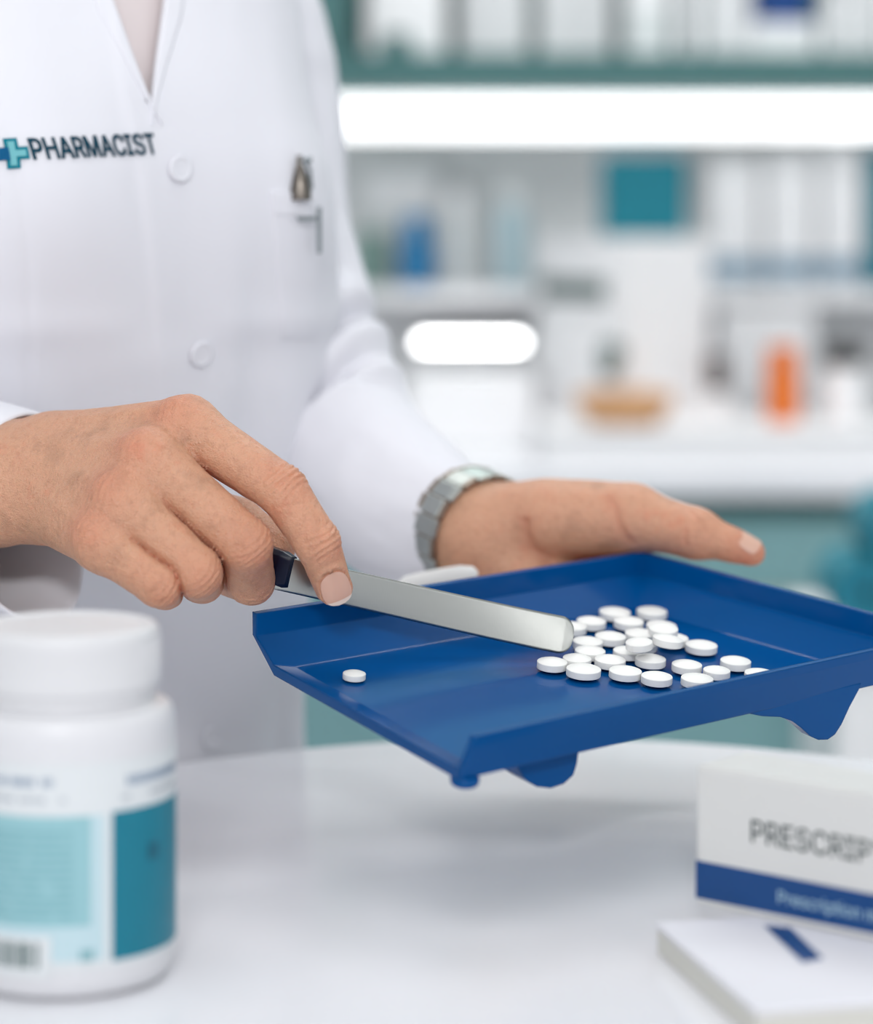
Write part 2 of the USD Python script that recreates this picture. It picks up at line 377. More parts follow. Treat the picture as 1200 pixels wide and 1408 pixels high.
# things in the upper cabinet
carton('large bright white carton at the left end of the teal cabinet', X(503, 2.78), X(612, 2.78), 2.78, 2.95, SZ, SZ + 0.19, 'white_card')
small_bottle('small dark teal pot below the large white carton in the cabinet', X(545, 2.755), 2.757, SZ, 0.016, 0.022, 'cabinet_teal', 'nozzle', name='pot', catg='pot')
lab = ['first', 'second', 'third', 'fourth', 'fifth', 'sixth', 'seventh']
for k, px in enumerate((655, 700, 765, 815)):
    small_bottle(f'white plastic bottle on the cabinet shelf, {lab[k]} from the large carton', X(px, 2.88), 2.88, SZ, 0.019 + 0.002 * (k % 2), 0.135 + 0.012 * (k % 3), 'white_plastic', 'white_plastic' if k % 2 else 'grey_card')
carton('slim white carton in the middle of the teal cabinet shelf', X(862, 2.82), X(920, 2.82), 2.82, 2.95, SZ, SZ + 0.17, 'white_card', (0.02, 0.05), 'grey_card')
for k, px in enumerate((945, 985, 1018)):
    small_bottle(f'short white bottle left of the blue box in the cabinet, {lab[k]} of three', X(px, 2.85), 2.85, SZ, 0.0135, 0.12 + 0.015 * k, 'white_plastic', 'grey_card')
bx = carton('low white carton carrying the dark blue box in the cabinet', X(1036, 2.82), X(1122, 2.82), 2.82, 2.97, SZ, Z(32, 2.82), 'white_card')
carton('dark blue box on top of a low white carton in the cabinet', X(1044, 2.825), X(1111, 2.825), 2.825, 2.95, Z(32, 2.82) + 0.001, Z(-90, 2.82), 'blue_card')
for k, px in enumerate((1148, 1190, 1235)):
    small_bottle(f'white bottle at the right end of the cabinet, {lab[k]} from the blue box', X(px, 2.84), 2.84, SZ, 0.0155, 0.09 + 0.03 * k, 'white_plastic', 'blue_card' if k == 1 else 'white_plastic')

# things on the wall shelf
small_bottle('bright blue bottle on the rear wall shelf beside the white coat', X(573, 3.02), 3.02, WS, 0.019, 0.082, 'blue_plastic', 'blue_plastic', capf=0.28)
carton('tall grey green carton half hidden behind the coat on the wall shelf', X(488, 3.03), X(530, 3.03), 3.03, 3.1, WS, WS + 0.062, 'sage_plastic')
carton('pale grey carton behind the blue bottle on the wall shelf', X(500, 3.09), X(600, 3.09), 3.09, 3.145, WS, WS + 0.15, 'grey_card', (0.09, 0.13), 'white_card')
small_bottle('frosted pale bottle right of the blue bottle on the wall shelf', X(628, 3.04), 3.04, WS, 0.018, 0.11, 'grey_card', 'white_plastic')
small_bottle('pale bottle on the wall shelf beside the white dispenser', X(704, 3.04), 3.04, WS, 0.02, 0.12, 'label_pale', 'grey_card')
for k, (a, b) in enumerate(((975, 1045), (1052, 1120), (1127, 1186))):
    carton(f'white carton with a pale blue band on the wall shelf, {lab[k]} right of the dispenser', X(a, 3.0), X(b, 3.0), 3.0, 3.12, WS, WS + 0.15 + 0.006 * k, 'white_card', (0.008, 0.034))
carton('teal carton at the right edge of the rear wall shelf', X(1194, 3.0), X(1250, 3.0), 3.0, 3.1, WS, WS + 0.16, 'teal_card')

# low white riser with the dispenser and the small bottles on it
RS_ = 0.037
t = thing('display_riser', 'low white riser on the rear counter under the dispenser and the small bottles', 'riser', (X(745, 2.6), 2.6, CT))
obj('top_board', rbox(0, 0.42, 0, 0.32, RS_ - .008, RS_, .002), 'white_plastic', t); obj('front_board', box(0.002, 0.418, 0.004, 0.012, 0, RS_ - .008), 'white_plastic', t)
for x in (0.002, 0.406): obj('side_board', box(x, x + .012, 0.012, 0.316, 0, RS_ - .008), 'white_plastic', t)
# dispenser machine on the riser
DZ = CT + RS_
t = thing('tablet_dispenser', 'white dispenser machine with a dark display standing on the low rear riser', 'machine', (X(857, 2.72), 2.72, DZ), 0)
ex, ey = unit((1, 0.55, 0)), unit((-0.55, 1, 0))
xm = X(857, 2.72)
hM = Z(326, 2.75) - DZ
from shapely.geometry import Polygon
# corner towards the camera: left face recedes to the left, right face to the right
cpoly = Polygon([(0, 0), (0.096, 0.05), (0.03, 0.20), (-0.086, 0.13)])
b = trimesh.creation.extrude_polygon(cpoly.buffer(-0.006).buffer(0.006), hM, engine='earcut')
obj('body', b, 'white_plastic', t)
lf = unit((-0.086, 0.13, 0)); ln = unit((-0.13, -0.086, 0))
def on_left(u0, u1, z0, z1, th=0.003):
    m = trimesh.creation.box([u1 - u0, z1 - z0, th]); m.apply_translation([(u0 + u1) / 2, (z0 + z1) / 2, th / 2])
    return place(m, np.zeros(3) + ln * 0.0, lf, np.array([0, 0, 1.0]), np.cross(lf, [0, 0, 1.0]) * (1 if np.cross(lf, [0, 0, 1.0]) @ ln > 0 else -1))
obj('display', on_left(0.03, 0.145, Z(414, 2.75) - DZ, Z(385, 2.75) - DZ), 'screen', t)
obj('nozzle', tube([np.array([-0.012, -0.004, Z(482, 2.72) - DZ]), np.array([-0.018, -0.03, Z(512, 2.72) - DZ])], [0.014, 0.008], 14), 'nozzle', t)
carton('teal box standing on top of the white dispenser', X(831, 2.79), X(944, 2.79), 2.79, 2.87, DZ + hM, Z(214, 2.79), 'teal_card')
t = thing('wooden_bowl', 'shallow light wooden bowl in front of the white dispenser', 'bowl', (X(858, 2.665), 2.665, DZ))
obj('bowl', lathe(round_profile([(0, 0), (0.034, 0), (0.049, 0.02), (0.051, 0.033), (0.047, 0.033), (0.035, 0.012), (0, 0.010)], 0.004), 40), 'wood', t, smooth=40)
small_bottle('small dark brown dropper bottle right of the dispenser', X(985, 2.72), 2.72, DZ, 0.012, 0.068, 'white_plastic', 'brown_plastic', capf=0.56, neck=0.8)
t = small_bottle('orange amber pill bottle standing on the low white riser', X(1076, 2.70), 2.70, DZ, 0.0165, 0.078, 'amber_plastic', 'amber_plastic', capf=0.2, neck=0.85)
small_bottle('white jar with a black lid at the right of the riser', X(1160, 2.73), 2.73, DZ, 0.023, 0.078, 'white_plastic', 'black_plastic', name='jar', catg='jar', capf=0.27, neck=0.9)
carton('white carton below the bar lamp on the rear counter', X(560, 2.78), X(735, 2.78), 2.78, 2.93, CT, Z(520, 2.78), 'white_card', (0.0, 0.004), 'grey_card')
carton('pale grey carton behind the small bottles on the rear counter', X(990, 2.95), X(1120, 2.95), 2.95, 3.1, CT, Z(425, 2.95), 'white_card')

# ---- trolley at the right with teal rolls
TD = 2.1
t = thing('trolley', 'small white trolley at the right edge in front of the teal doors', 'trolley', (X(1265, TD), TD, 0))
ztop = Z(850, TD)
obj('top', rbox(-0.09, 0.2, -0.1, 0.14, ztop - 0.03, ztop, 0.005), 'white_plastic', t)
obj('drawer_unit', rbox(-0.08, 0.19, -0.09, 0.13, 0.12, ztop - 0.03, 0.004), 'white_plastic', t)
for z0 in (0.16, 0.36, 0.56): obj('drawer', rbox(-0.075, 0.185, -0.1, -0.09, z0, z0 + 0.17, 0.002), 'white_card', t)
for x in (-0.06, 0.17):
    for y in (-0.07, 0.11): obj('caster', tube([(x - 0.012, y, 0.03), (x + 0.012, y, 0.03)], 0.03, 16), 'nozzle', t); obj('leg', box(x - 0.008, x + 0.008, y - 0.008, y + 0.008, 0.05, 0.13), 'silver', t)
def roll(label, px, py, r, d):
    t = thing('tissue_roll', label, 'roll', P(px, py, d))
    prof = [(r * 0.35, -0.05), (r, -0.05), (r, 0.05), (r * 0.35, 0.05), (r * 0.35, -0.05)]
    m = lathe(prof, 32); m.apply_transform(trimesh.transformations.rotation_matrix(math.pi / 2, [1, 0, 0]))
    obj('wrap', m, 'teal_card', t, smooth=40)
    for s in (-1, 1):
        e = lathe([(r * 0.2, 0), (r * 0.95, 0), (r * 0.95, 0.002), (r * 0.2, 0.002), (r * 0.2, 0)], 32); e.apply_transform(trimesh.transformations.rotation_matrix(math.pi / 2, [1, 0, 0])); e.apply_translation([0, s * 0.051, 0])
        obj('end', e, 'label_teal', t)
rr = 0.027
cz = ztop + rr
py0 = HY + (EYE - cz) / TD * FPX
roll('lower teal roll on the trolley at the right edge', 1178, py0, rr, TD)
roll('teal roll beside the lower one, cut by the right edge', 1178 + 2 * rr * FPX / TD, py0, rr, TD)
roll('upper teal roll stacked on two teal rolls on the trolley', 1178 + rr * FPX / TD, py0 - 1.732 * rr * FPX / TD, rr, TD)

# ================================================================== THE TRAY
Lf, Nf, Bf = P(348, 905, 1.02), P(632, 1066, 0.905), P(868, 828, 1.125)
TN = np.cross(Nf - Lf, Bf - Lf); TN = unit(TN if TN[2] > 0 else -TN)
def on_plane(px, py, h=0.0):
    d = P(px, py, 1.0) - np.array([0, 0, EYE]); o = np.array([0, 0, EYE])
    return o + d * (((Lf + TN * h - o) @ TN) / (d @ TN))
Rf = on_plane(1275, 925)
E1 = unit(Rf - Nf); E2 = np.cross(TN, E1); TO = Nf
def t2(p): q = np.asarray(p) - TO; return np.array([q @ E1, q @ E2])
def w3(a, b, h=0.0): return TO + E1 * a + E2 * b + TN * h
HW = 0.0185
rim = [t2(on_plane(*q, h)) for q, h in (((340, 849), HW), ((640, 1022), HW), ((1275, 862), HW), ((882, 757), HW))]   # L N R B
rim[0], rim[1] = t2(on_plane(344, 904)), t2(on_plane(634, 1068))
def inset(poly, offs):
    """Moves each edge (k, k+1) of a counter-clockwise polygon inwards by offs[k]."""
    n, out = len(poly), []
    for k in range(n):
        a, b, c = poly[k - 1], poly[k], poly[(k + 1) % n]
        d1, d2 = unit(b - a), unit(c - b); n1, n2 = np.array([-d1[1], d1[0]]), np.array([-d2[1], d2[0]])
        A = np.array([n1, n2]); out.append(np.linalg.solve(A, [n1 @ b + offs[k - 1], n2 @ b + offs[k]]))
    return out
area = sum(rim[k - 1][0] * rim[k][1] - rim[k][0] * rim[k - 1][1] for k in range(4))
# edges: 0 = L-N lip, 1 = N-R front wall, 2 = R-B back right wall, 3 = B-L back left wall
def hull2(pa, za, pb, zb):
    return m3.Manifold.hull_points(np.array([[*p, za] for p in pa] + [[*p, zb] for p in pb], np.float64))
W = 0.0022
outer = hull2(inset(rim, [0.002, 0.004, 0.017, 0.015]), -0.003, inset(rim, [0, 0.0012, 0.001, 0.001]), 0.0095) + hull2(inset(rim, [0, 0.0012, 0.001, 0.001]), 0.0094, rim, HW)
cav = hull2(inset(rim, [0.010, 0.0055, 0.021, 0.018]), 0.0, inset(rim, [-0.05, 0.0036, 0.0036, 0.0036]), 0.0095) + hull2(inset(rim, [-0.05, 0.0036, 0.0036, 0.0036]), 0.0094, inset(rim, [-0.05, 0.0026, 0.0026, 0.0026]), HW + 0.01)
shell = outer - cav
# the front wall ends in a slanted cut short of the pouring corner
nx = rim[1]
cut = m3.Manifold.hull_points(np.array([[nx[0] - 0.02, nx[1] - 0.02, 0.0022], [nx[0] + 0.003, nx[1] - 0.02, 0.0022], [nx[0] + 0.010, nx[1] - 0.02, 0.03], [nx[0] - 0.02, nx[1] - 0.02, 0.03],
                                        [nx[0] - 0.02, nx[1] + 0.02, 0.0022], [nx[0] + 0.003, nx[1] + 0.02, 0.0022], [nx[0] + 0.010, nx[1] + 0.02, 0.03], [nx[0] - 0.02, nx[1] + 0.02, 0.03]]))
lowcut = m3.Manifold.cube([0.5, 0.0365, 0.05]).translate([-0.1, rim[1][1] - 0.030, 0.0132])
shell = shell - cut - lowcut
TRX = thing('counting_tray', 'dark blue plastic pill counting tray held tilted above the counter', 'tray', TO)
TMat = np.eye(4); TMat[:3, 0], TMat[:3, 1], TMat[:3, 2] = E1, E2, TN
def to_tray(m):
    m = m.copy(); m.apply_transform(TMat); return m
obj('pan', to_tray(tm(shell)), 'tray_plastic', TRX)
# feet: flat skirts under the front wall, and little nubs
def foot(outline_px, depth_b0, depth_b1, off=0.0):
    """outline given in pixels on the outer face of the front wall, extruded inwards."""
    o = np.array([0, 0, EYE]); face0 = w3(0, 0); pts = []
    for px, py in outline_px:
        d = P(px, py, 1.0) - o; s = ((face0 + E2 * off - o) @ E2) / (d @ E2); q = o + d * s - TO
        pts.append((q @ E1, q @ TN))
    poly = Polygon(pts).buffer(0.0006).buffer(-0.0006)
    m = trimesh.creation.extrude_polygon(poly, depth_b1 - depth_b0, engine='earcut')
    v = m.vertices.copy(); m.vertices = np.stack([v[:, 0], depth_b0 + v[:, 2], v[:, 1]], 1)
    m.fix_normals(); return to_tray(m)
obj('foot', foot([(1035, 985), (1060, 990), (1085, 991), (1102, 997), (1115, 1007), (1127, 1018), (1137, 1022.5), (1150, 1022), (1160, 1015), (1169, 1001), (1180, 977), (1195, 949), (1196, 944), (1040, 979)], 0.0048, 0.0098), 'tray_plastic', TRX)
def nub(a, b, r, h):
    m = lathe(round_profile([(0, -h), (r, -h), (r * 1.08, 0), (0, 0)], min(h, r) * 0.5), 28); m.apply_translation([a, b, -0.0028]); return to_tray(m)
for (px, py, r, h) in ((640, 1054, 0.0050, 0.0042), (392, 916, 0.0016, 0.0022)):
    a, b = t2(on_plane(px, py)); obj('foot', nub(a, b, r, h), 'tray_plastic', TRX, smooth=40)
obj('foot', foot([(712, 1040), (714, 1058), (722, 1072), (738, 1082), (757, 1084), (775, 1078), (788, 1066), (793, 1050), (795, 1035)], 0.012, 0.026, 0.012), 'tray_plastic', TRX)

# ---- tablets
PR, PH = 0.0063, 0.0053
DH = 0.00125
dome_ = [(r_ * PR * .975, DH * (1 - r_ ** 2)) for r_ in np.linspace(0, 1, 9)]
prof = [(r_, DH - h_) for r_, h_ in dome_] + [(PR * .993, DH + .00012), (PR, DH + .0003), (PR, PH - DH - .0003), (PR * .993, PH - DH - .00012)] + [(r_, PH - DH + h_) for r_, h_ in dome_[::-1]]
pill_mesh = lathe(prof, 40); pill_mesh.apply_translation([0, 0, -PH / 2])
SPOTS = [(802, 924, 1.08), (861, 927, 1.02), (901, 934, 0.97), (958, 937, 1.0), (985, 926, 0.85), (1011, 913, 0.97), (1044, 930, 0.95), (964, 891, 1.03), (926, 881, 0.95),
         (909, 864, 1.0), (896, 844, 1.03), (864, 858, 1.0), (845, 845, 1.05), (812, 858, 0.97), (787, 865, 0.95), (839, 879, 1.0), (811, 898, 0.97), (790, 910, 0.9),
         (762, 914, 0.95), (838, 911, 0.98), (862, 899, 0.9), (880, 875, 1.0), (883, 889, 0.95), (910, 889, 0.95), (894, 910, 0.97), (916, 904, 0.97), (944, 918, 0.95),
         (808, 887, 0.97), (877, 909, 0.85), (487, 927, 0.70)]
pos = np.array([t2(on_plane(px, py, PH / 2)) for px, py, s in SPOTS]); rad = np.array([PR * s for *_, s in SPOTS])
UPPER = {23, 28, 25}
low = [k for k in range(len(SPOTS)) if k not in UPPER]
for _ in range(60):
    for i in low:
        for j in low:
            if j <= i: continue
            d = pos[j] - pos[i]; g = np.linalg.norm(d); need = rad[i] + rad[j] + 0.0002
            if g < need:
                mv = d / (g + 1e-9) * (need - g) * 0.5; pos[i] -= mv; pos[j] += mv
PLAB = {29: 'lone small white tablet lying by itself on the left of the blue tray', 7: 'white tablet set apart right of the pile, nearest the back wall',
        5: 'white tablet right of the pile, second from the right end of the tablets', 6: 'rightmost white tablet half hidden behind the front rim of the tray',
        0: 'front left white tablet of the pile, just below the spatula tip', 18: 'white tablet tucked under the tip of the steel spatula', 10: 'rearmost white tablet at the back right of the pile',
        3: 'white tablet at the front of the pile touching the front rim', 4: 'small tilted white tablet between the pile and the rightmost tablets'}
PLAB.update({
    1: 'white tablet in the front row of the pile, second right of the spatula tip', 2: 'white tablet in the front row of the pile, third right of the spatula tip',
    8: 'white tablet at the right flank of the pile, left of the one set apart', 9: 'white tablet directly in front of the rearmost tablet of the pile',
    12: 'white tablet in the back row, just left of the rearmost tablet', 13: 'white tablet at the back left of the pile, above the spatula tip',
    14: 'white tablet partly hidden behind the upper edge of the spatula tip', 17: 'white tablet between the spatula tip and the front left tablet',
    26: 'white tablet just behind the one touching the front rim', 16: 'white tablet close right of the spatula tip, front of two', 27: 'white tablet close right of the spatula tip, rear of two',
    23: 'tilted white tablet lying on top of the pile, rear right', 25: 'tilted white tablet lying on top of the pile, front right', 28: 'tilted white tablet lying on top of the pile, leftmost of three on top',
    15: 'white tablet in the middle of the pile, right behind the spatula tip pair', 11: 'white tablet in the second row of the pile, between its two back corners'})
pill_first = None
for k, (px, py, s) in enumerate(SPOTS):
    up = k in UPPER
    loc = w3(*pos[k], (0.0092 if up else PH / 2 * (s if k == 29 else 1) + 0.0001))
    tilt = rng.uniform(0.05, 0.12) if up else 0.0
    ax = unit(E1 * math.cos(k) + E2 * math.sin(k))
    n = unit(TN + ax * tilt); e1 = unit(E1 - n * (E1 @ n)); e2 = np.cross(n, e1)
    o = UsdGeom.Xform.Define(stage, numbered('/World', 'tablet'))
    sz = s if k == 29 else 1.0
    M = Gf.Matrix4d(*[float(x) for r_ in (np.append(e1 * s, 0), np.append(e2 * s, 0), np.append(n * sz * (1.15 if k == 29 else 1), 0), np.append(loc, 1)) for x in r_])
    o.AddTransformOp().Set(M)
    if pill_first is None:
        obj('tablet_body', pill_mesh, 'tablet', o, smooth=32); pill_first = o
    else:
        o.GetPrim().GetReferences().AddInternalReference(pill_first.GetPath()); o.GetPrim().SetInstanceable(True)
    tag(o, PLAB.get(k, 'white round tablet in the crowded middle of the pile on the blue tray'), 'tablet', 'tablets on the blue counting tray' if k in PLAB else 'tablets crowded in the middle of the pile')

# ================================================================== THE SPATULA
tipc = on_plane(768, 905) + TN * 0.0092
S0 = P(395, 790, 1.012)                                   # blade meets handle
sa = unit(tipc - S0); slen = np.linalg.norm(tipc - S0)
view = unit((tipc + S0) / 2 - np.array([0, 0, EYE]))
sn = -view + sa * (view @ sa); sn = unit(sn); sw = np.cross(sn, sa); sw = sw if sw[2] > 0 else -sw
ang = math.radians(-7); sn2 = unit(sn * math.cos(ang) + sw * math.sin(ang)); sw = unit(sw * math.cos(ang) - sn * math.sin(ang)); sn = sn2   # face leans back a little
SP = thing('spatula', 'steel blade spatula with dark blue handle held over the blue tray', 'spatula', S0)
hw = 0.0072
nl, nw = 80, 17
us = np.concatenate([np.linspace(-0.004, slen - 0.004, 60), slen + 0.004 - 0.008 * (1 - np.sin(np.linspace(0, math.pi / 2, 31)[1:]))])
def half_width(u):
    e = slen + 0.004 - u; w = hw * (0.93 + 0.10 * np.clip(u / slen, 0, 1)); r = 0.0058
    return np.where(e < r, (w - r) + np.sqrt(np.maximum(r * r - (r - e) ** 2, 0)), w)
def bend(u): return 0.0035 * np.clip(u / slen, 0, 1.1) ** 2 - 0.0045 * np.sin(np.pi * np.clip(u / slen, 0, 1)) * 0.4
hwv = half_width(us)
cols = np.linspace(-1, 1, nw)
def twist(u, q=None):
    a = math.radians(15) * np.clip(u / slen, 0, 1) ** 1.4
    return sw * math.cos(a) - sn * math.sin(a), sn * math.cos(a) + sw * math.sin(a)
front = np.stack([[sa * u + twist(u)[0] * c * w + twist(u)[1] * (0.00055 + bend(u) - 0.00012 * c * c) for c in cols] for u, w in zip(us, hwv)])
backp = np.stack([[sa * u + twist(u)[0] * c * w + twist(u)[1] * (-0.00055 + bend(u) - 0.00012 * c * c) for c in cols] for u, w in zip(us, hwv)])
loop = np.concatenate([front, backp[:, ::-1]], 1)
bl = grid_mesh(loop, close_v=True); bl.fix_normals()
if bl.volume < 0: bl = flip(bl)
SR = np.stack([sa, sw, sn], 1)
obj('blade', bl, 'steel', SP, smooth=35)
hd = unit(P(385, 781, 1.014) - P(250, 741, 1.035))         # handle axis, towards the blade
hz = unit(sn - hd * (sn @ hd)); hy = np.cross(hz, hd)
he = P(397, 786, 1.0125) - S0
sec = [(-0.112, 0.0070, 0.0042), (-0.108, 0.0088, 0.0056), (-0.06, 0.0090, 0.0062), (-0.02, 0.0080, 0.0056), (-0.003, 0.0072, 0.0046), (0.0012, 0.0060, 0.0032)]
hm = m3.Manifold()
def oct_(u, w, th):
    c = [(w, th * .45), (w * .75, th), (-w * .75, th), (-w, th * .45), (-w, -th * .45), (-w * .75, -th), (w * .75, -th), (w, -th * .45)]
    return [he + hd * u + hy * a + hz * b_ for a, b_ in c]
hm = m3.Manifold.batch_boolean([m3.Manifold.hull_points(np.array(oct_(*a) + oct_(*b_))) for a, b_ in zip(sec, sec[1:])], m3.OpType.Add)
obj('handle', tm(hm), 'handle_plastic', SP)

# ================================================================== THE PERSON
PSI = math.radians(40)
FV, LV = np.array([math.sin(PSI), -math.cos(PSI), 0.0]), np.array([math.cos(PSI), math.sin(PSI), 0.0])   # forwards; towards the wearer's left
pc = PchipInterpolator
zk = [0.45, 0.80, 0.956, 1.05, 1.138, 1.218, 1.245, 1.293, 1.36, 1.42]
Cx = pc(zk, [-.104, -.104, -.104, -.104, -.105, -.110, -.116, -.124, -.135, -.145])
Cy = pc(zk, [1.232, 1.232, 1.222, 1.185, 1.150, 1.130, 1.128, 1.140, 1.170, 1.205])
Wf = pc(zk, [.190, .150, .102, .116, .130, .133, .133, .131, .120, .065])
Wr = pc(zk, [.205, .198, .172, .148, .146, .150, .152, .150, .130, .065])                                        # half width on the wearer's right
Df = pc(zk, [.135, .130, .118, .102, .110, .118, .116, .100, .080, .055])
def F0(l, z):
    x = np.clip(np.abs(l) / np.where(np.asarray(l) < 0, Wr(z), Wf(z)), 0, 0.9999)
    return Df(z) * (1 - x ** 2.3) ** (1 / 2.3)
def folds(l, z):
    g = 0.0
    for amp, l0, z0, sl, sz, tilt in ((.004, -.075, 1.205, .055, .05, 0), (.014, .075, 1.205, .05, .05, 0), (.012, -.080, 1.200, .05, .05, 0),
                                      (-.0025, .030, 1.10, .012, .09, .10), (.0022, .055, 1.08, .013, .10, .06), (-.0022, .09, 1.02, .012, .08, .12), (.003, .07, .97, .012, .06, -.05),
                                      (-.002, -.055, 1.09, .010, .07, -.15), (.002, -.04, 1.04, .014, .06, .2), (-.003, .045, .95, .010, .06, .05), (.003, .10, .96, .012, .08, .08),
                                      (-.0018, -.01, 1.15, .035, .008, 0), (.0018, -.03, 1.135, .04, .010, 0)):
        dz = z - z0; dl = l - l0 - tilt * dz
        g = g + amp * np.exp(-(dl / sl) ** 2 - (dz / sz) ** 2)
    g = g + 0.0016 * (meshkit.fbm(np.stack([l * 22, z * 7, 0 * l], -1), 3, 5) - 0.5) * 2
    return g
def seam(l, z):
    ls = -0.078 - 0.02 * (z - 1.1)                                  # princess seam
    return -0.0007 * np.exp(-((l - ls) / 0.0018) ** 2)
def step(l):                                                        # the overlapping front edge
    return 0.0012 / (1 + np.exp(-(l + 0.022) / 0.0008)) * np.exp(-np.clip(l + 0.022, 0, 1) / 0.05)
def S(l, z, up=0.0):
    l, z = np.asarray(l, float), np.asarray(z, float)
    f = F0(l, z) - Df(z) + folds(l, z) - folds(0 * l, z) + seam(l, z) + step(l) - step(0 * l) + up
    C = np.stack([Cx(z), Cy(z), z], -1)
    return C + l[..., None] * LV + f[..., None] * FV
def lz(px, py, guess=None):
    """Where the coat front is seen at a place of the photograph: (l, z)."""
    g = guess if guess is not None else ((px - 240) / 3200 / 0.8, EYE - (py - HY) / FPX * 1.15)
    def e(q):
        return pix(S(np.array(q[0]), np.array(q[1]))) - (px, py)
    s = fsolve(e, g, xtol=1e-7); return float(np.clip(s[0], -.15, .15)), float(s[1])

PER = thing('person', 'person in a white lab coat pushing tablets with a spatula on a blue tray', 'person', (0, 0, 0))
COAT = None
# ---- coat body: front (with the V opening) and back as one shell
A0, AL, AR = lz(213, 162), lz(147, -6), lz(233, -6)
nz_, nt_ = 300, 200
zz = np.linspace(0.50, 1.43, nz_); tt = np.linspace(-math.pi / 2, math.pi / 2, nt_)
ZZ, TT = np.meshgrid(zz, tt, indexing='ij'); LL = np.where(TT < 0, Wr(ZZ), Wf(ZZ)) * np.sin(TT) * 0.9995
front = S(LL, ZZ)
Db = pc(zk, [.135, .135, .128, .112, .110, .105, .105, .10, .09, .055])
xb = np.clip(np.abs(LL) / np.where(TT < 0, Wr(ZZ), Wf(ZZ)), 0, 0.9999)
fb = -Db(ZZ) * (1 - xb ** 2.3) ** (1 / 2.3) - Df(ZZ)
back = np.stack([Cx(ZZ), Cy(ZZ), ZZ], -1) + LL[..., None] * LV + fb[..., None] * FV
ring = np.concatenate([front, back[:, ::-1]], 1)
cm = grid_mesh(ring, close_v=True)
tri = cm.vertices[cm.faces].mean(1)
rel = tri - np.stack([Cx(tri[:, 2]), Cy(tri[:, 2]), tri[:, 2]], -1)
cl, cf = rel @ LV, rel @ FV
zt = (tri[:, 2] - A0[1])
def edge_l(z, side):
    B = AL if side < 0 else AR
    return A0[0] + (B[0] - A0[0]) * (z - A0[1]) / (B[1] - A0[1])
inV = (zt > 0) & (cf > -Df(tri[:, 2]) + 0.01) & (cl > edge_l(tri[:, 2], -1)) & (cl < edge_l(tri[:, 2], 1))
cm.update_faces(~inV); cm.fix_normals()
if cm.volume < 0: cm = flip(cm)
COAT = obj('lab_coat', cm, 'coat_fabric', PER, smooth=True)
# lapel facings along the V edges
def strip(side, w0, w1, z0, z1, up):
    n, k = 70, 14
    g = []; w1_ = w1
    for z in np.linspace(z0, z1, n):
        w1 = w0 + (w1_ - w0) * min(1, .05 + (z - z0) / .05)
        e = float(edge_l(z, side)); row = []
        for j, s in enumerate(np.linspace(0, 1, k)):
            a = math.sin(math.pi * min(1, s * 6) / 2)
            row.append(S(np.array(e + side * (w0 + (w1 - w0) * s)), np.array(z), up * a * (1 - 0.8 * max(0, s - .75) * 4)))
        for j, s in enumerate(np.linspace(1, 0, k)):
            row.append(S(np.array(e + side * (w0 + (w1 - w0) * s)), np.array(z), -0.0012))
        g.append(row)
    m = grid_mesh(np.array(g), close_v=True); m.fix_normals(); return m
obj('lapel', strip(-1, -0.002, 0.007, A0[1] - 0.003, 1.40, 0.0010), 'coat_fabric', COAT, smooth=40)
obj('lapel', strip(1, -0.002, 0.008, A0[1] - 0.003, 1.40, 0.0010), 'coat_fabric', COAT, smooth=40)
# the top under the coat
zz2 = np.linspace(1.19, 1.42, 60); tt2 = np.linspace(-1.2, 1.2, 60); Z2, T2 = np.meshgrid(zz2, tt2, indexing='ij')
L2 = Wf(Z2) * np.sin(T2) * 0.93
obj('blouse', grid_mesh(S(L2, Z2, -0.007)), 'blouse_fabric', PER, smooth=True)

def basis(l, z):
    p = S(np.array(l), np.array(z)); a = S(np.array(l + .002), np.array(z)) - S(np.array(l - .002), np.array(z)); b = S(np.array(l), np.array(z + .002)) - S(np.array(l), np.array(z - .002))
    ex = unit(a); n = unit(np.cross(a, b)); n = n if n @ FV > 0 else -n
    return p, ex, np.cross(n, ex), n
# buttons
R = 0.0060
bprof = round_profile([(0, 0), (R, 0), (R, 0.0012), (R * 0.80, 0.0018), (R * 0.66, 0.0013), (0, 0.0012)], 0.0006)
bm = m3.Manifold(m3.Mesh(vert_properties=np.asarray(lathe(bprof, 40).vertices, np.float32), tri_verts=np.asarray(lathe(bprof, 40).faces, np.uint32)))
button = lathe(bprof, 40)
for px, py in ((246, 232), (275, 486), (291, 1014)):
    l, z = lz(px, py); p, ex, ey, n = basis(l, z)
    b = obj('button', place(button, p + n * 0.0004, ex, ey, n), 'coat_button', COAT, smooth=35)
    holes = cat([place(trimesh.creation.cylinder(0.0007, 0.0004, sections=10), p + n * 0.0010 + ex * sx * .0014 + ey * sy * .0014, ex, ey, n) for sx in (-1, 1) for sy in (-1, 1)])
    obj('thread', holes, 'print_grey', b)
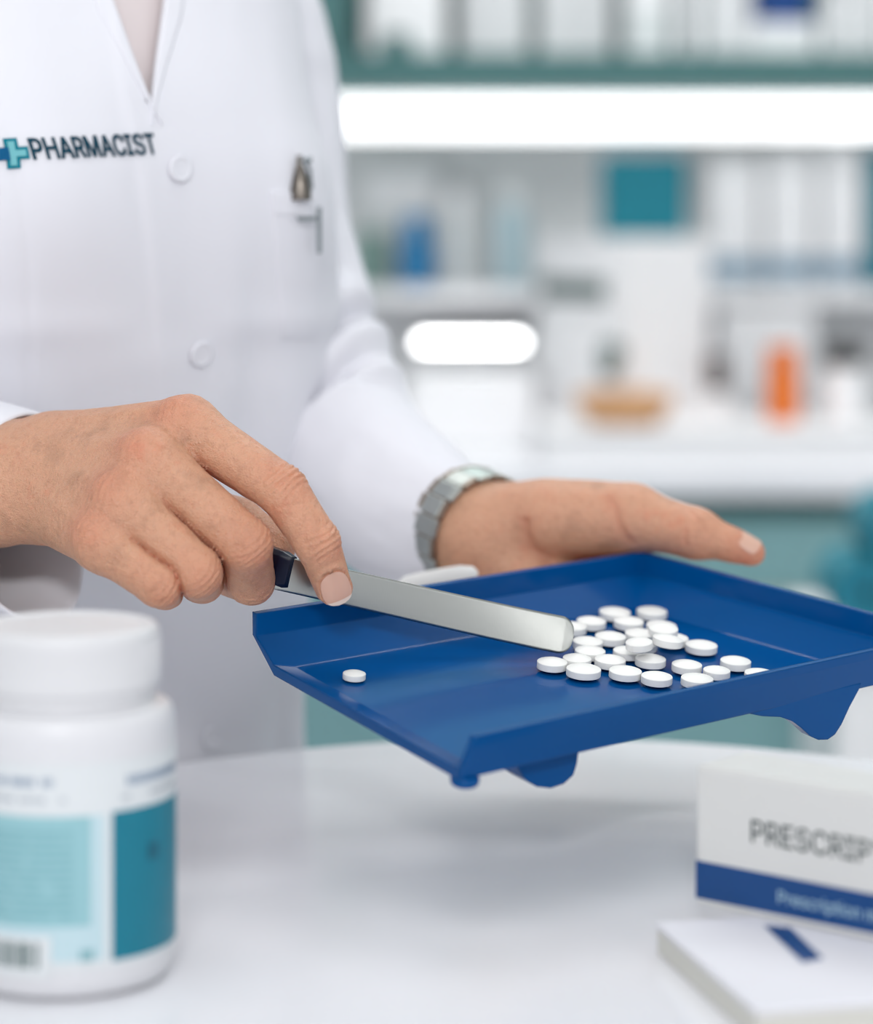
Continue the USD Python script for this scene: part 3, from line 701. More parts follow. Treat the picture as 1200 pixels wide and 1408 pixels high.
# pocket with a doubled top hem
def patch(corners, up, n=40, th=0.0):
    """corners: (l, z) of the top left, top right, bottom right, bottom left."""
    c = np.array(corners); u = np.linspace(0, 1, n); U, V = np.meshgrid(u, u, indexing='ij')
    q = (c[0] * ((1 - U) * (1 - V))[..., None] + c[1] * (U * (1 - V))[..., None] + c[2] * (U * V)[..., None] + c[3] * ((1 - U) * V)[..., None])
    edge = np.minimum(np.minimum(U, 1 - U), np.minimum(V * 1.0, 1 - V)) * n
    h = up * np.clip(edge / 1.2, 0, 1) - 0.0004
    m = grid_mesh(S(q[..., 0], q[..., 1], h)); return m
PK = [lz(369, 262), lz(434, 268, (.11, 1.2)), lz(436, 470, (.11, 1.14)), lz(384, 470)]
pk = obj('pocket', patch(PK, 0.0013), 'coat_fabric', COAT, smooth=40)
PH2 = [PK[0], PK[1], tuple(np.array(PK[1]) * .84 + np.array(PK[2]) * .16), tuple(np.array(PK[0]) * .84 + np.array(PK[3]) * .16)]
obj('hem', patch(PH2, 0.0019), 'coat_fabric', pk, smooth=40)
# embroidery
def wrap_text(mesh, q0, q1, width, up):
    """Lays lettering (xy plane, x from 0 to width) along the coat from q0 to q1."""
    v = mesh.vertices; d = (np.array(q1) - np.array(q0)) / width; zs = 1.0
    l = q0[0] + v[:, 0] * d[0] * 1.0; z = q0[1] + v[:, 0] * d[1] + v[:, 1] * zs
    m = mesh.copy(); m.vertices = S(l, z, up + v[:, 2]); m.fix_normals(); return m
cap = 27 / 3600 * 1.135
word = meshkit.text_mesh('PHARMACIST', cap, 0.0004, bold=True)
word.apply_translation([-word.bounds[0][0], 0, 0]); word = word.subdivide()
obj('lettering', wrap_text(word, lz(45, 219), lz(216, 211), word.bounds[1][0], 0.0006), 'lettering_thread', COAT)
def cross_poly(cx, cy, r, w):
    from shapely.geometry import box as sb
    from shapely import union_all
    return union_all([sb(cx - w, cy - r, cx + w, cy + r), sb(cx - r, cy - w, cx + r, cy + w)])
ec = lz(15, 211)
for nm, r_, w_, mm, up in (('emblem', .0063, .0026, 'emblem_teal', .0006), ('emblem', .0050, .0013, 'emblem_pale', .0010)):
    m = trimesh.creation.extrude_polygon(cross_poly(0, 0, r_, w_), 0.0003, engine='earcut').subdivide().subdivide()
    v = m.vertices; m.vertices = S(ec[0] + v[:, 0] * 1.0 + v[:, 1] * 0.12, ec[1] + v[:, 1] + v[:, 0] * .07, up + v[:, 2]); m.fix_normals()
    obj(nm, m, mm, COAT)
m = trimesh.creation.box([0.0058, 0.0052, 0.0003]); m.apply_translation([-0.0042, 0, 0]); m = m.subdivide().subdivide(); v = m.vertices
m.vertices = S(ec[0] + v[:, 0] * 1.0 + v[:, 1] * .12, ec[1] + v[:, 1] + v[:, 0] * .07, 0.0013 + v[:, 2]); m.fix_normals()
obj('emblem', m, 'emblem_blue', COAT)

# ---- sleeves
def sleeve(path, radii, inner, n=96, ns=200, fold=None, ring_to=None, th=0.0022, squash=None):
    """Tube along the path with a hollow cuff end; the last rings turn inwards."""
    path = np.asarray(path, float); s = np.concatenate([[0], np.cumsum(np.linalg.norm(np.diff(path, axis=0), axis=1))]); s /= s[-1]
    cs = CubicSpline(s, path); rr = pc(s, radii); u = np.linspace(0, 1, ns); c = cs(u); t = cs(u, 1); t /= np.linalg.norm(t, axis=1, keepdims=True)
    a = unit(np.cross(t[0], [0, 1.0, 0.2])); A = []
    for k in range(ns):
        a = unit(a - t[k] * (a @ t[k])); A.append(a)
    A = np.array(A); B = np.cross(t, A); thv = np.arange(n) * 2 * np.pi / n
    D = np.cos(thv)[None, :, None] * A[:, None] + np.sin(thv)[None, :, None] * B[:, None]
    r = rr(u)[:, None] + (fold(u[:, None], D, c) if fold else 0.0)
    g = c[:, None] + r[..., None] * D
    if ring_to is not None:                                         # bend the last rings into the wanted opening
        w = np.clip((u - 0.55) / 0.45, 0, 1) ** 1.6
        tgt = ring_to(D[-1])
        off = tgt - g[-1]
        g = g + w[:, None, None] * off[None]
        c = c + w[:, None] * (tgt.mean(0) - c[-1])[None]
    k0 = int(ns * 0.60); ax = t[-1]
    rimv = g[-1] + ax * 0.0008 + (c[-1] - g[-1]) * (th * 0.5 / np.linalg.norm(c[-1] - g[-1], axis=1))[:, None]
    inn = g[k0:][::-1] + (c[k0:][::-1][:, None] - g[k0:][::-1]) * (th / np.linalg.norm(c[k0:][::-1][:, None] - g[k0:][::-1], axis=2))[..., None]
    G = np.concatenate([g, rimv[None], inn], 0)
    m = grid_mesh(G, close_v=True)
    if trimesh.Trimesh(m.vertices, m.faces).volume < 0: m = flip(m)
    # orient: normals must point away from the axis on the outer part
    f0 = m.faces[0]; nrm = np.cross(m.vertices[f0[1]] - m.vertices[f0[0]], m.vertices[f0[2]] - m.vertices[f0[0]])
    if nrm @ D[0, 0] < 0: m = flip(m)
    return m, c, t, g
LS = [P(215, -190, 1.335), P(316, 40, 1.335), P(349, 200, 1.325), P(361, 320, 1.31), P(400, 445, 1.28), P(455, 580, 1.248), P(546, 692, 1.205), P(641, 729, 1.168)]
LRad = [0.048, 0.0475, 0.046, 0.0455, 0.043, 0.039, 0.0365, 0.0275]
def fold_left(u, D, c):
    f = 0.0
    toward = D[..., 1] < 0
    th_ = np.arctan2(D[..., 2], D[..., 0])
    for i_, (u0, w, amp, tw) in enumerate(((.648, .011, -.0120, .05), (.674, .012, .0050, .05), (.706, .011, -.0080, .045), (.732, .013, .0040, .04), (.618, .015, .0045, .05), (.585, .013, -.0035, -.06), (.775, .016, -.0040, -.05), (.545, .018, .0022, .05), (.47, .02, -.0022, -.06), (.83, .02, .0022, .04), (.30, .02, .002, .05), (.22, .02, -.002, .05))):
        gate = np.clip(1.5 * meshkit.noise(np.stack([th_ * .9 + 7.3 * i_, u * 3 + 0 * th_, 0 * th_ + i_], -1), 2) + (.35 if i_ in (0, 2) else 0), 0, 1.2)
        f = f + amp * gate * np.exp(-((u - u0 - tw * np.sin(th_ - 0.7)) / w) ** 2) * (0.25 + 0.75 * np.clip(-D[..., 1] * 0.9 + D[..., 2] * .3, 0, 1))
    f = f + 0.0022 * (meshkit.fbm(np.stack([u * 9 + 0 * th_, D[..., 0] * 1.5, D[..., 2] * 1.5], -1), 3, 3) - .5) * 2
    return f
lm, lc, lt, lg = sleeve(LS, LRad, None, fold=fold_left)
obj('sleeve', lm, 'coat_fabric', COAT, smooth=True)

RS = [np.array([-.318, 1.150, 1.36]), np.array([-.36, 1.14, 1.22]), np.array([-.392, 1.150, 1.085]), np.array([-.33, 1.125, 1.075]), np.array([-.25, 1.09, 1.083]), P(12, 708, 1.065)]
RRad = [0.058, 0.056, 0.054, 0.050, 0.046, 0.043]
RC = P(24, 711, 1.062)
rax = unit(np.array([0.86, -0.50, 0.04]))
def ring_right(D):
    """Opening of the loose right cuff: tall ellipse around the wrist."""
    up = unit(np.array([0, 0, 1.0]) - rax * rax[2]); side = np.cross(rax, up)
    out = []
    for d in D:
        x, y = d @ side, d @ up; q = math.atan2(y, x)
        out.append(RC + up * 0.0430 * math.sin(q) + side * 0.040 * math.cos(q) + rax * (0.006 * max(0, math.sin(q)) + 0.016 * max(0, -math.sin(q)) ** 1.5))
    return np.array(out)
def fold_right(u, D, c):
    return 0.003 * (meshkit.fbm(np.stack([u * 8 + 0 * D[..., 0], D[..., 0] * 1.4, D[..., 2] * 1.4], -1), 3, 9) - .5) * 2
rm_, rc_, rt_, rg_ = sleeve(RS, RRad, None, fold=fold_right, ring_to=ring_right)
obj('sleeve', rm_, 'coat_fabric', COAT, smooth=True)

# ---- hands.  Joints are laid out in space, each with a radius
mm = 0.001
# right hand: back of the hand towards the viewer, fingers closed round the spatula, index along the blade
rW = P(8, 664, 1.050); rF = np.array([-.27, 1.105, 1.080])
cI, cM, cR, cL = P(76, 612, 1.047), P(72, 640, 1.042), P(66, 668, 1.038), P(62, 698, 1.036)
kI, kM, kR, kL = P(258, 588, 1.016), P(207, 634, 1.002), P(170, 690, .994), P(142, 745, .990)
IDX = [kI, P(388, 674, .9975), P(436, 745, .994), P(458, 806, .9995)]; IDXr = [11.2, 9.7, 8.6, 7.2]
MID = [kM, P(337, 748, .990), P(344, 797, 1.011), P(318, 792, 1.032)]; MIDr = [11.5, 10.2, 9.3, 8.2]
RNG = [kR, P(270, 786, .984), P(276, 796, 1.008), P(252, 776, 1.026)]; RNGr = [11.2, 9.7, 8.9, 7.8]
LIT = [kL, P(220, 803, .981), P(226, 808, 1.000), P(206, 788, 1.018)]; LITr = [10.4, 8.7, 7.9, 7.0]
THM = [P(110, 650, 1.072), P(222, 690, 1.064), P(326, 722, 1.041), P(376, 752, 1.031)]; THMr = [14, 12.5, 10.4, 8.6]
rdors = unit(np.cross(unit(kM - cM), unit(kL - kI))); rdors = rdors if rdors[1] < 0 else -rdors
def chain(p, J, r, k=2.5):
    d = None
    for a, b, r1, r2 in zip(J, J[1:], r, r[1:]):
        c = cone(p, a, b, r1 * mm, r2 * mm); d = c if d is None else smin(d, c, k * mm)
    return d
def right_hand(p):
    wv = unit(kL - kI); ax = unit(rW - rF); wn = unit(np.cross(ax, wv))
    d = cone(p, rF, rW, .030, .0245, (wn, 1.2))
    d = smin(d, cone(p, rW, (cI + cM + cR + cL) / 4, .0245, .0235, (wn, 1.3)), 12 * mm)
    for a, b, r1, r2 in ((cI, kI, 12.5, 11.6), (cM, kM, 13, 11.5), (cR, kR, 13, 11.2), (cL, kL, 12.5, 10.6)):
        d = smin(d, cone(p, a, b, r1 * mm, r2 * mm), 9 * mm)
    pc_ = (kM + kR) / 2 - rdors * .018; d = smin(d, cone(p, (cM + cR) / 2 - rdors * .012, pc_, .016, .014), 12 * mm)
    th = chain(p, THM, THMr, 3); th = smin(th, cone(p, THM[0], (kI * .6 + cI * .4) - rdors * .012, .013, .010), 12 * mm)
    palm = smin(d, th, 9 * mm)
    out = palm; fs = []
    for J, r in ((IDX, IDXr), (MID, MIDr), (RNG, RNGr), (LIT, LITr)):
        f = chain(p, J, r, 2.2)
        fs.append((f, J))
        out = smin(out, smin(palm, f, 6 * mm), 0.5 * mm)
    for (f, J), (g, K) in zip(fs, fs[1:]):                          # the folds where neighbouring fingers press together
        o_, d_ = (J[0] + K[0]) / 2, ((J[1] + K[1]) - (J[0] + K[0])) / 2; L_ = np.linalg.norm(d_)
        t = np.clip((((p - o_.astype(np.float32)) @ (d_ / L_).astype(np.float32)) / L_ - .18) / .30, 0, 1)
        out = out + t * 0.0016 * np.exp(-((f - g) / .0013) ** 2) * np.exp(-(np.maximum(np.maximum(f, g), 0) / .0030) ** 2)
    return out
allr = np.vstack([IDX, MID, RNG, LIT, THM, [rW]])
rlo, rhi = allr.min(0) - .022, allr.max(0) + .02; rlo[0] = P(-60, 0, 1.05)[0]
rh = surface_nets(right_hand, rlo, rhi, 0.0011); relax(rh, 7)
rh = relax(rh.subdivide(), 3)

def finger_relief(v, nrm, J, dors, r, gain=1.0):
    """Creases and the rounded knuckle pads over the finger joints, as offsets along the normal; redness too."""
    off, red = np.zeros(len(v)), np.zeros(len(v))
    for q, (a, b, c, amp) in enumerate(((J[0], J[1], J[2], 1.0), (J[1], J[2], J[3], .7))):
        t = unit(unit(b - a) + unit(c - b)); n = -unit(unit(a - b) + unit(c - b)); n = unit(n - t * (n @ t))
        rel = v - b; x = rel @ t; dist = np.linalg.norm(rel, axis=1); side = np.cross(t, n); y = rel @ side
        m = np.exp(-(dist / (r[q + 1] * mm * 1.55)) ** 4) * np.clip(nrm @ n * 1.5 - .15, 0, 1)
        cur = x - 0.12 * y ** 2 / .008 * np.sign(x)
        off += m * amp * (0.0007 * np.exp(-(x / .0052) ** 2 - (y / .006) ** 2))
        for x0, w, am in ((-.0046, .0007, .55), (-.0021, .0006, .7), (.0003, .0006, 1.0), (.0026, .0006, .7), (.0050, .0007, .5)):
            off -= gain * m * amp * 0.00050 * am * (0.6 + 0.8 * meshkit.noise(v * 350, 8)) * np.exp(-((cur - x0) / w) ** 2)
        red = np.maximum(red, 0.5 * amp * np.exp(-(dist / (r[q + 1] * mm * 1.25)) ** 2) * np.clip(nrm @ n, 0, 1))
    return off, red
def dress_hand(m, fingers, dors, knuckles, carp, tip_red=0.35):
    v, n = np.array(m.vertices), np.array(m.vertex_normals); off, red = np.zeros(len(v)), np.zeros(len(v))
    for J, r in fingers:
        o, rd = finger_relief(v, n, J, dors, r, 2.2 if J is IDX else 1.0); off += o; red = np.maximum(red, rd)
        red = np.maximum(red, tip_red * np.exp(-(np.linalg.norm(v - J[3], axis=1) / .009) ** 2))
    for k, c in zip(knuckles, carp):
        dist = np.linalg.norm(v - (k + dors * .009), axis=1); red = np.maximum(red, 0.36 * np.exp(-(dist / .011) ** 2) * np.clip(n @ dors + .2, 0, 1))
        off += 0.0013 * np.exp(-(dist / .008) ** 2) * np.clip(n @ dors, 0, 1)
        t = unit(k - c); rel = v - c; x = rel @ t; L = np.linalg.norm(k - c); y = rel @ np.cross(t, dors)
        off += 0.0008 * np.exp(-(y / .0028) ** 2) * np.clip(x / L * 1.5, 0, 1) * np.clip((L * 1.02 - x) / .02, 0, 1) * np.clip(n @ dors, 0, 1) * (x > 0)
        for x0 in (-.006, -.003, 0.001, .004, .007):                # fine creases over the big knuckles
            off -= 0.00028 * np.exp(-((x - L - x0 - .04 * y) / .0007) ** 2) * np.exp(-(dist / .012) ** 2)
    off += 0.0005 * (meshkit.fbm(v * 90, 3, 4) - .5)
    off += 0.00022 * (meshkit.fbm(v * 420, 2, 6) - .5)
    m.vertices = v + n * off[:, None]
    return np.clip(red, 0, 1)
def nail(tipj, prevj, outward, r, length, width, back=0.0, rprev=None, part=None, lift=0.0, outline=False):
    """A curved nail plate on the outward side of a fingertip."""
    t = unit(tipj - prevj); o = unit(outward - t * (outward @ t)); s = np.cross(t, o); n_, k = 18, 17; g, e = [], []
    us = -length / 2 * np.cos(np.linspace(0, math.pi, n_)) if part is None else np.linspace(part[0], min(part[1], .5), 6) * length
    for u in us:
        q = 2 * u / length; w = width / 2 * max(0.03, (1 - abs(q) ** (2.4 if q < 0 else 4.0))) ** (1 / 2.3) * (1 + .04 * q)
        row = []
        for x in np.linspace(-1, 1, k):
            y = x * w; rr_ = r + ((rprev or r) - r) * max(0, -(u + back)) / np.linalg.norm(tipj - prevj)
            row.append(tipj + t * (u + back) + s * y + o * (math.sqrt(max(rr_ ** 2 - (y * .92) ** 2, 1e-8)) + .00035 + lift - .08 * max(0, u) ** 2 / .004))
        g.append(row)
    if outline: return np.array([r_[0] for r_ in g] + [r_[-1] for r_ in g[::-1]])
    top = np.array(g); bot = top - o * .0011
    m = grid_mesh(np.concatenate([top, bot[:, ::-1]], 1), close_v=True); m.fix_normals()
    return m if m.volume > 0 else flip(m)
NAILARGS = (IDX[3], IDX[2], np.array([0.10, -1.0, 0.30]), IDXr[3] * mm, .0138, .0114, -.0016, IDXr[2] * mm)
rred = dress_hand(rh, [(IDX, IDXr), (MID, MIDr), (RNG, RNGr), (LIT, LITr)], rdors, [kI, kM, kR, kL], [cI, cM, cR, cL])
# the fold of skin round the fingernail
nb_ = nail(*NAILARGS, outline=True); v = np.array(rh.vertices); near = np.linalg.norm(v - IDX[3], axis=1) < .016
dn = np.min(np.linalg.norm(v[near][:, None] - nb_[None], axis=2), axis=1); cen = nb_.mean(0)
nt_, no_ = unit(IDX[3] - IDX[2]), np.array([0.10, -1.0, 0.30]); no_ = unit(no_ - nt_ * (no_ @ nt_)); ns_ = np.cross(nt_, no_)
from shapely import contains_xy
inside = contains_xy(Polygon(np.stack([(nb_ - cen) @ nt_, (nb_ - cen) @ ns_], 1)).buffer(-.0002), (v[near] - cen) @ nt_, (v[near] - cen) @ ns_)
o_n = np.where(inside, -.0009, -.0007 * np.exp(-(dn / .0007) ** 2) + .0005 * np.exp(-((dn - .0019) / .0009) ** 2))
front_ = np.array(rh.vertex_normals)[near] @ unit(np.array([0.10, -1.0, 0.30])) > .1
v[near] += np.array(rh.vertex_normals)[near] * (o_n * front_)[:, None]; rh.vertices = v

# left hand: thumb along the rim of the tray, fingers underneath
lW = P(658, 737, 1.160); lF = P(490, 640, 1.235)
def under(px, py, r): return on_plane(px, py) - TN * (0.0034 + r * mm)
lcT = P(715, 712, 1.152)
LT = [lcT, P(868, 711, 1.141), P(957, 734, 1.131), P(1006, 749, 1.129), P(1033, 759.5, 1.128)]; LTr = [15.5, 13.0, 10.4, 6.6, 5.5]
lk = [P(838, 790, 1.172), P(815, 815, 1.160), P(796, 835, 1.146), P(778, 850, 1.130)]
lcar = [P(712, 745, 1.165), P(704, 757, 1.162), P(698, 768, 1.158), P(694, 778, 1.153)]
Lfin = []
for q, (dx, dy) in enumerate(((150, -40), (130, -8), (105, 25), (75, 50))):
    k = lk[q]; e = under(900 + dx * .9, 850 + dy, 8.5); mid_ = under(870 + dx * .45, 848 + dy * .8, 9.2); tp = under(925 + dx * 1.1, 858 + dy, 7.5)
    Lfin.append(([k, mid_, e, tp], [10.5, 9.2, 8.4, 7.2]))
ldors = -unit(np.array([0.1, -0.6, 0.8]))
def left_hand(p):
    ax = unit(lW - lF); wn = unit(np.cross(ax, [0.2, .1, 1.0])); 
    d = cone(p, lF, lW, .027, .0215)
    d = smin(d, cone(p, lW, (lcar[0] + lcar[3]) / 2, .0215, .020), 12 * mm)
    for a, b in zip(lcar, lk): d = smin(d, cone(p, a, b, .0135, .0110), 9 * mm)
    th = chain(p, LT, LTr, 3); th = smin(th, cone(p, P(755, 712, 1.146), P(820, 712, 1.143), .0150, .0140), 8 * mm)
    th = smin(th, cone(p, LT[1], lk[0], .010, .009), 10 * mm)
    palm = smin(d, th, 7 * mm); out = palm
    for J, r in Lfin: out = smin(out, smin(palm, chain(p, J, r), 6 * mm), .9 * mm)
    return out
alll = np.vstack([j for J, _ in Lfin for j in J] + LT + lk + [lW])
llo, lhi = alll.min(0) - .026, alll.max(0) + .022; llo[0] = P(560, 0, 1.2)[0]
lh = surface_nets(left_hand, llo, lhi, 0.0016); relax(lh, 3)
lh = relax(lh.subdivide(), 2)
v, n = np.array(lh.vertices), np.array(lh.vertex_normals); off = np.zeros(len(v)); lred = np.zeros(len(v))
def crease(pts, w, amp):
    global off
    p = np.array(pts); d = np.full(len(v), 9.0)
    for a, b in zip(p, p[1:]):
        ba = b - a; h = np.clip((v - a) @ ba / (ba @ ba), 0, 1); d = np.minimum(d, np.linalg.norm(v - a - h[:, None] * ba, axis=1))
    off -= amp * np.exp(-(d / w) ** 2); lred[:] = np.maximum(lred, .22 * np.exp(-(d / (w * 2)) ** 2))
def on_skin(px, py, d0):                                            # nearest skin point towards which the line of the crease runs
    q = P(px, py, d0); return v[np.argmin(np.linalg.norm(v - q, axis=1))]
crease([on_skin(*q) for q in ((713, 722, 1.128), (719, 740, 1.13), (731, 755, 1.135), (752, 768, 1.14))], .0022, .0016)
crease([on_skin(*q) for q in ((838, 680, 1.128), (845, 700, 1.126), (852, 722, 1.128), (866, 742, 1.13))], .0018, .0009)
crease([on_skin(*q) for q in ((940, 748, 1.12), (942, 730, 1.12))], .0012, .0006)
crease([on_skin(*q) for q in ((950, 700, 1.125), (962, 712, 1.12))], .001, .0004)
for J, r in [(LT, LTr)]:
    lred = np.maximum(lred, .6 * np.exp(-(np.linalg.norm(v - J[4], axis=1) / .012) ** 2)); lred = np.maximum(lred, .3 * np.exp(-(np.linalg.norm(v - J[2], axis=1) / .011) ** 2))
off += 0.0006 * (meshkit.fbm(v * 80, 3, 14) - .5)
lh.vertices = v + n * off[:, None]

# rest of the body under the clothes: arms, torso, neck, head, legs
axis_ = lambda z, f=0.0: np.array([float(Cx(z)), float(Cy(z)), z]) - FV * (float(Df(z)) - f)
shL, shR = P(235, -110, 1.335), axis_(1.355) - LV * .135
elL, elR = P(448, 576, 1.252), np.array([-.388, 1.145, 1.082])
neck = axis_(1.40) + FV * -.01; head = neck + np.array([0, 0, .19]) + FV * .035
hipL, hipR = axis_(.80) + LV * .055, axis_(.80) - LV * .095
def body_sdf(p):
    d = cone(p, axis_(.90) - LV * .03, axis_(1.10) - LV * .015, .070, .075, (FV, 1.2))
    d = smin(d, cone(p, axis_(1.10) - LV * .015, axis_(1.30), .075, .078, (FV, 1.25)), .03)
    d = smin(d, cone(p, axis_(1.20) - LV * .055, axis_(1.20) + LV * .035, .070, .070, (FV, 1.15)), .04)
    d = smin(d, cone(p, shR, shL, .030, .022), .02)
    d = smin(d, cone(p, axis_(1.34), neck + np.array([0, 0, .05]), .055, .052), .03)
    hd_ = cone(p, head + FV * -.01, head + FV * .02 + np.array([0, 0, -.06]), .088, .062)
    hd_ = smin(hd_, cone(p, head + FV * .095 + np.array([0, 0, .0]), head + FV * .108 + np.array([0, 0, -.035]), .008, .012), .02)
    for s in (-1, 1): hd_ = smin(hd_, cone(p, head + LV * s * .085 + np.array([0, 0, .0]), head + LV * s * .083 + np.array([0, 0, -.04]), .012, .008), .01)
    d = smin(d, hd_, .02)
    for s, e, w, r in ((shL, elL, lW * .25 + lF * .75, .030), (shR, elR, rW * .4 + rF * .6, .038)):
        d = smin(d, cone(p, s, e, r * .8, r * .8), .01); d = smin(d, cone(p, e, w, r * .8, .0268), .01)
    for h in (hipL, hipR):
        kn = h + np.array([0, 0, -.40]) + FV * .02; an = h + np.array([0, 0, -.72])
        d = smin(d, cone(p, h, kn, .062, .048), .03); d = smin(d, cone(p, kn, an, .048, .032), .02)
    return d
bd = surface_nets(body_sdf, [-.52, .98, .03], [.06, 1.62, 1.72], .0085); relax(bd, 3)
allm = cat([trimesh.Trimesh(m.vertices, m.faces, process=False) for m in (rh, lh, bd)])
BODY = obj('body', allm, 'skin', PER, smooth=True)
redv = np.concatenate([rred, lred, np.zeros(len(bd.vertices))])
UsdGeom.PrimvarsAPI(BODY).CreatePrimvar('redness', Sdf.ValueTypeNames.FloatArray, 'vertex').Set(Vt.FloatArray.FromNumpy(redv.astype(np.float32)))

obj('fingernail', nail(*NAILARGS), 'nail', BODY, smooth=40)
obj('nail_edge', nail(*NAILARGS, part=(.36, .52), lift=.0002), 'nail_tip', BODY, smooth=40)
obj('thumbnail', nail(LT[4], LT[3], np.array([0.05, -0.55, 0.83]), (LTr[4] + .6) * mm, .0120, .0105, -.0035, (LTr[3] + .7) * mm), 'nail', BODY, smooth=40)
hm_ = surface_nets(lambda p: np.maximum(cone(p, head + FV * -.02 + np.array([0, 0, .02]), head + FV * -.04 + np.array([0, 0, -.05]), .097, .085), (p - (head + FV * .055).astype(np.float32)) @ (FV * .8 + np.array([0, 0, -.6])).astype(np.float32)), head - .16, head + .16, .008)
obj('hair', relax(hm_, 3), 'hair', PER, smooth=True)
for h in (hipL, hipR):
    kn = h + np.array([0, 0, -.40]) + FV * .02; an = h + np.array([0, 0, -.74])
    obj('trouser_leg', tube([h, (h + kn) / 2, kn, (kn + an) / 2, an + np.array([0, 0, .02])], [.076, .074, .066, .06, .058], 24), 'trouser_fabric', PER, smooth=60)
    sh = m3.Manifold.batch_hull([m3.Manifold.sphere(r_, 20).translate(list(an * [1, 1, 0] + FV * f + np.array([0, 0, r_]))) for f, r_ in ((-.05, .033), (.05, .036), (.14, .026), (.0, .05))])
    obj('shoe', tm(sh), 'shoe_leather', PER, smooth=50)

# ---- wristwatch on the left wrist
wax = unit(lcar[1] - lF); wax = unit(unit(P(700, 752, 1.155) - P(590, 700, 1.20)))
wc = P(651, 728, 1.166)
wu = unit(np.array([0, 0, 1.0]) - wax * wax[2]); wv_ = np.cross(wax, wu)
WT = thing('wristwatch', 'silver link bracelet watch worn on the left wrist at the coat cuff', 'watch', wc)
lrel = np.array(lh.vertices) - wc; lx = lrel @ wax; lsel = np.abs(lx) < .010; la_ = np.arctan2((lrel @ wv_)[lsel], (lrel @ wu)[lsel]); lr_ = np.hypot(lrel @ wv_, lrel @ wu)[lsel]
def wr(q):
    d = np.abs((la_ - q + math.pi) % (2 * math.pi) - math.pi)
    return max(0.0215, float(np.percentile(lr_[d < .25], 92)) if (d < .25).any() else .024) + .0013
NL = 20
for k in range(NL):
    q0, q1 = 2 * math.pi * k / NL, 2 * math.pi * (k + 1) / NL
    qm = (q0 + q1) / 2; rad_ = wu * math.cos(qm) + wv_ * math.sin(qm); tg = np.cross(wax, rad_); r_ = wr(qm); wl = 2 * r_ * math.sin(math.pi / NL)
    lk_ = obj('link', place(rbox(-wl * .485, wl * .485, -.0062, .0062, -.0011, .0013, .0007, 8), rad_ * r_, tg, wax, rad_), 'silver', WT)
    obj('edge_link', place(rbox(-wl * .47, wl * .47, .0062, .0088, -.0009, .0016, .0006, 8), rad_ * (r_ - .0002), tg, wax, rad_), 'silver_dark' if k % 2 else 'silver', lk_)
    obj('edge_link', place(rbox(-wl * .47, wl * .47, -.0088, -.0062, -.0009, .0014, .0006, 8), rad_ * r_, tg, wax, rad_), 'silver_dark', lk_)
    obj('pin', place(trimesh.creation.box([wl * .1, .015, .0014]), rad_ * r_ + tg * wl * .5, tg, wax, rad_), 'silver_dark', lk_)
cv = rbox(-.012, .012, -.009, .009, 0, .004, .0014, 8)
q = math.radians(262); rad_ = wu * math.cos(q) + wv_ * math.sin(q)
# pale clasp hanging below the wrist
cl_ = np.array([P(*q) for q in ((545, 808, 1.135), (556, 803, 1.135), (580, 798, 1.135), (606, 793, 1.132), (632, 789, 1.129), (650, 788, 1.127), (657, 789, 1.127))]) - wc
cs8 = [.6, .9, 1, 1, 1, .8, .3]
g = [[c + unit(np.array([0, -.3, 1.0])) * h * .0040 * k_ + np.array([0, -.6, -.3]) * .003 * s_ * k_ for h, s_ in ((1, 0), (.8, .6), (0, 1), (-.8, .6), (-1, 0), (-.8, -.6), (0, -1), (.8, -.6))] for c, k_ in zip(cl_, cs8)]
mcl = grid_mesh(np.array(g), close_v=True); mcl.fix_normals()
obj('clasp', mcl, 'watch_pale', WT, smooth=50)

# ---- pen in the breast pocket
l_, z_ = lz(408, 252, (.10, 1.21)); p_, ex_, ey_, n_ = basis(l_, z_)
PEN = thing('pen', 'grey metal pen standing in the breast pocket of the coat', 'pen', p_ + n_ * .0022)
sc_ = 1.16 / FPX
def pz(dpx, dpy): return ex_ * dpx * sc_ * 1.25 - np.array([0, 0, 1.0]) * dpy * sc_
b_ = tube([pz(0, 24), pz(0, 10), pz(0, -8), pz(-1, -22), pz(-2, -26), pz(-2, -38)], [.0048, .0048, .0035, .0018, .0012, .0011], 20)
obj('barrel', b_, 'pen_metal', PEN, smooth=40)
obj('knob', tube([pz(8, -32), pz(16, -33)], [.0012, .0014], 12), 'clip_metal', PEN, smooth=40)
obj('arm', tube([pz(-2, -30), pz(9, -31), pz(15, -18), pz(18, 8)], [.0008, .0008, .0009, .0009], 10), 'clip_metal', PEN, smooth=40)
off_ = n_ * .0022
obj('clip', place(rbox(-.0012, .0012, -.0105, .0105, -.0005, .0009, .0005, 8), pz(24, 66) + off_, ex_, unit(np.array([0, 0, 1.0])), n_), 'clip_metal', PEN)
obj('clip_bar', place(rbox(-.0065, .0055, -.0010, .0010, -.0004, .0006, .0004, 8), pz(5, 50) + off_, ex_, unit(np.array([0, 0, 1.0])), n_), 'clip_metal', PEN)

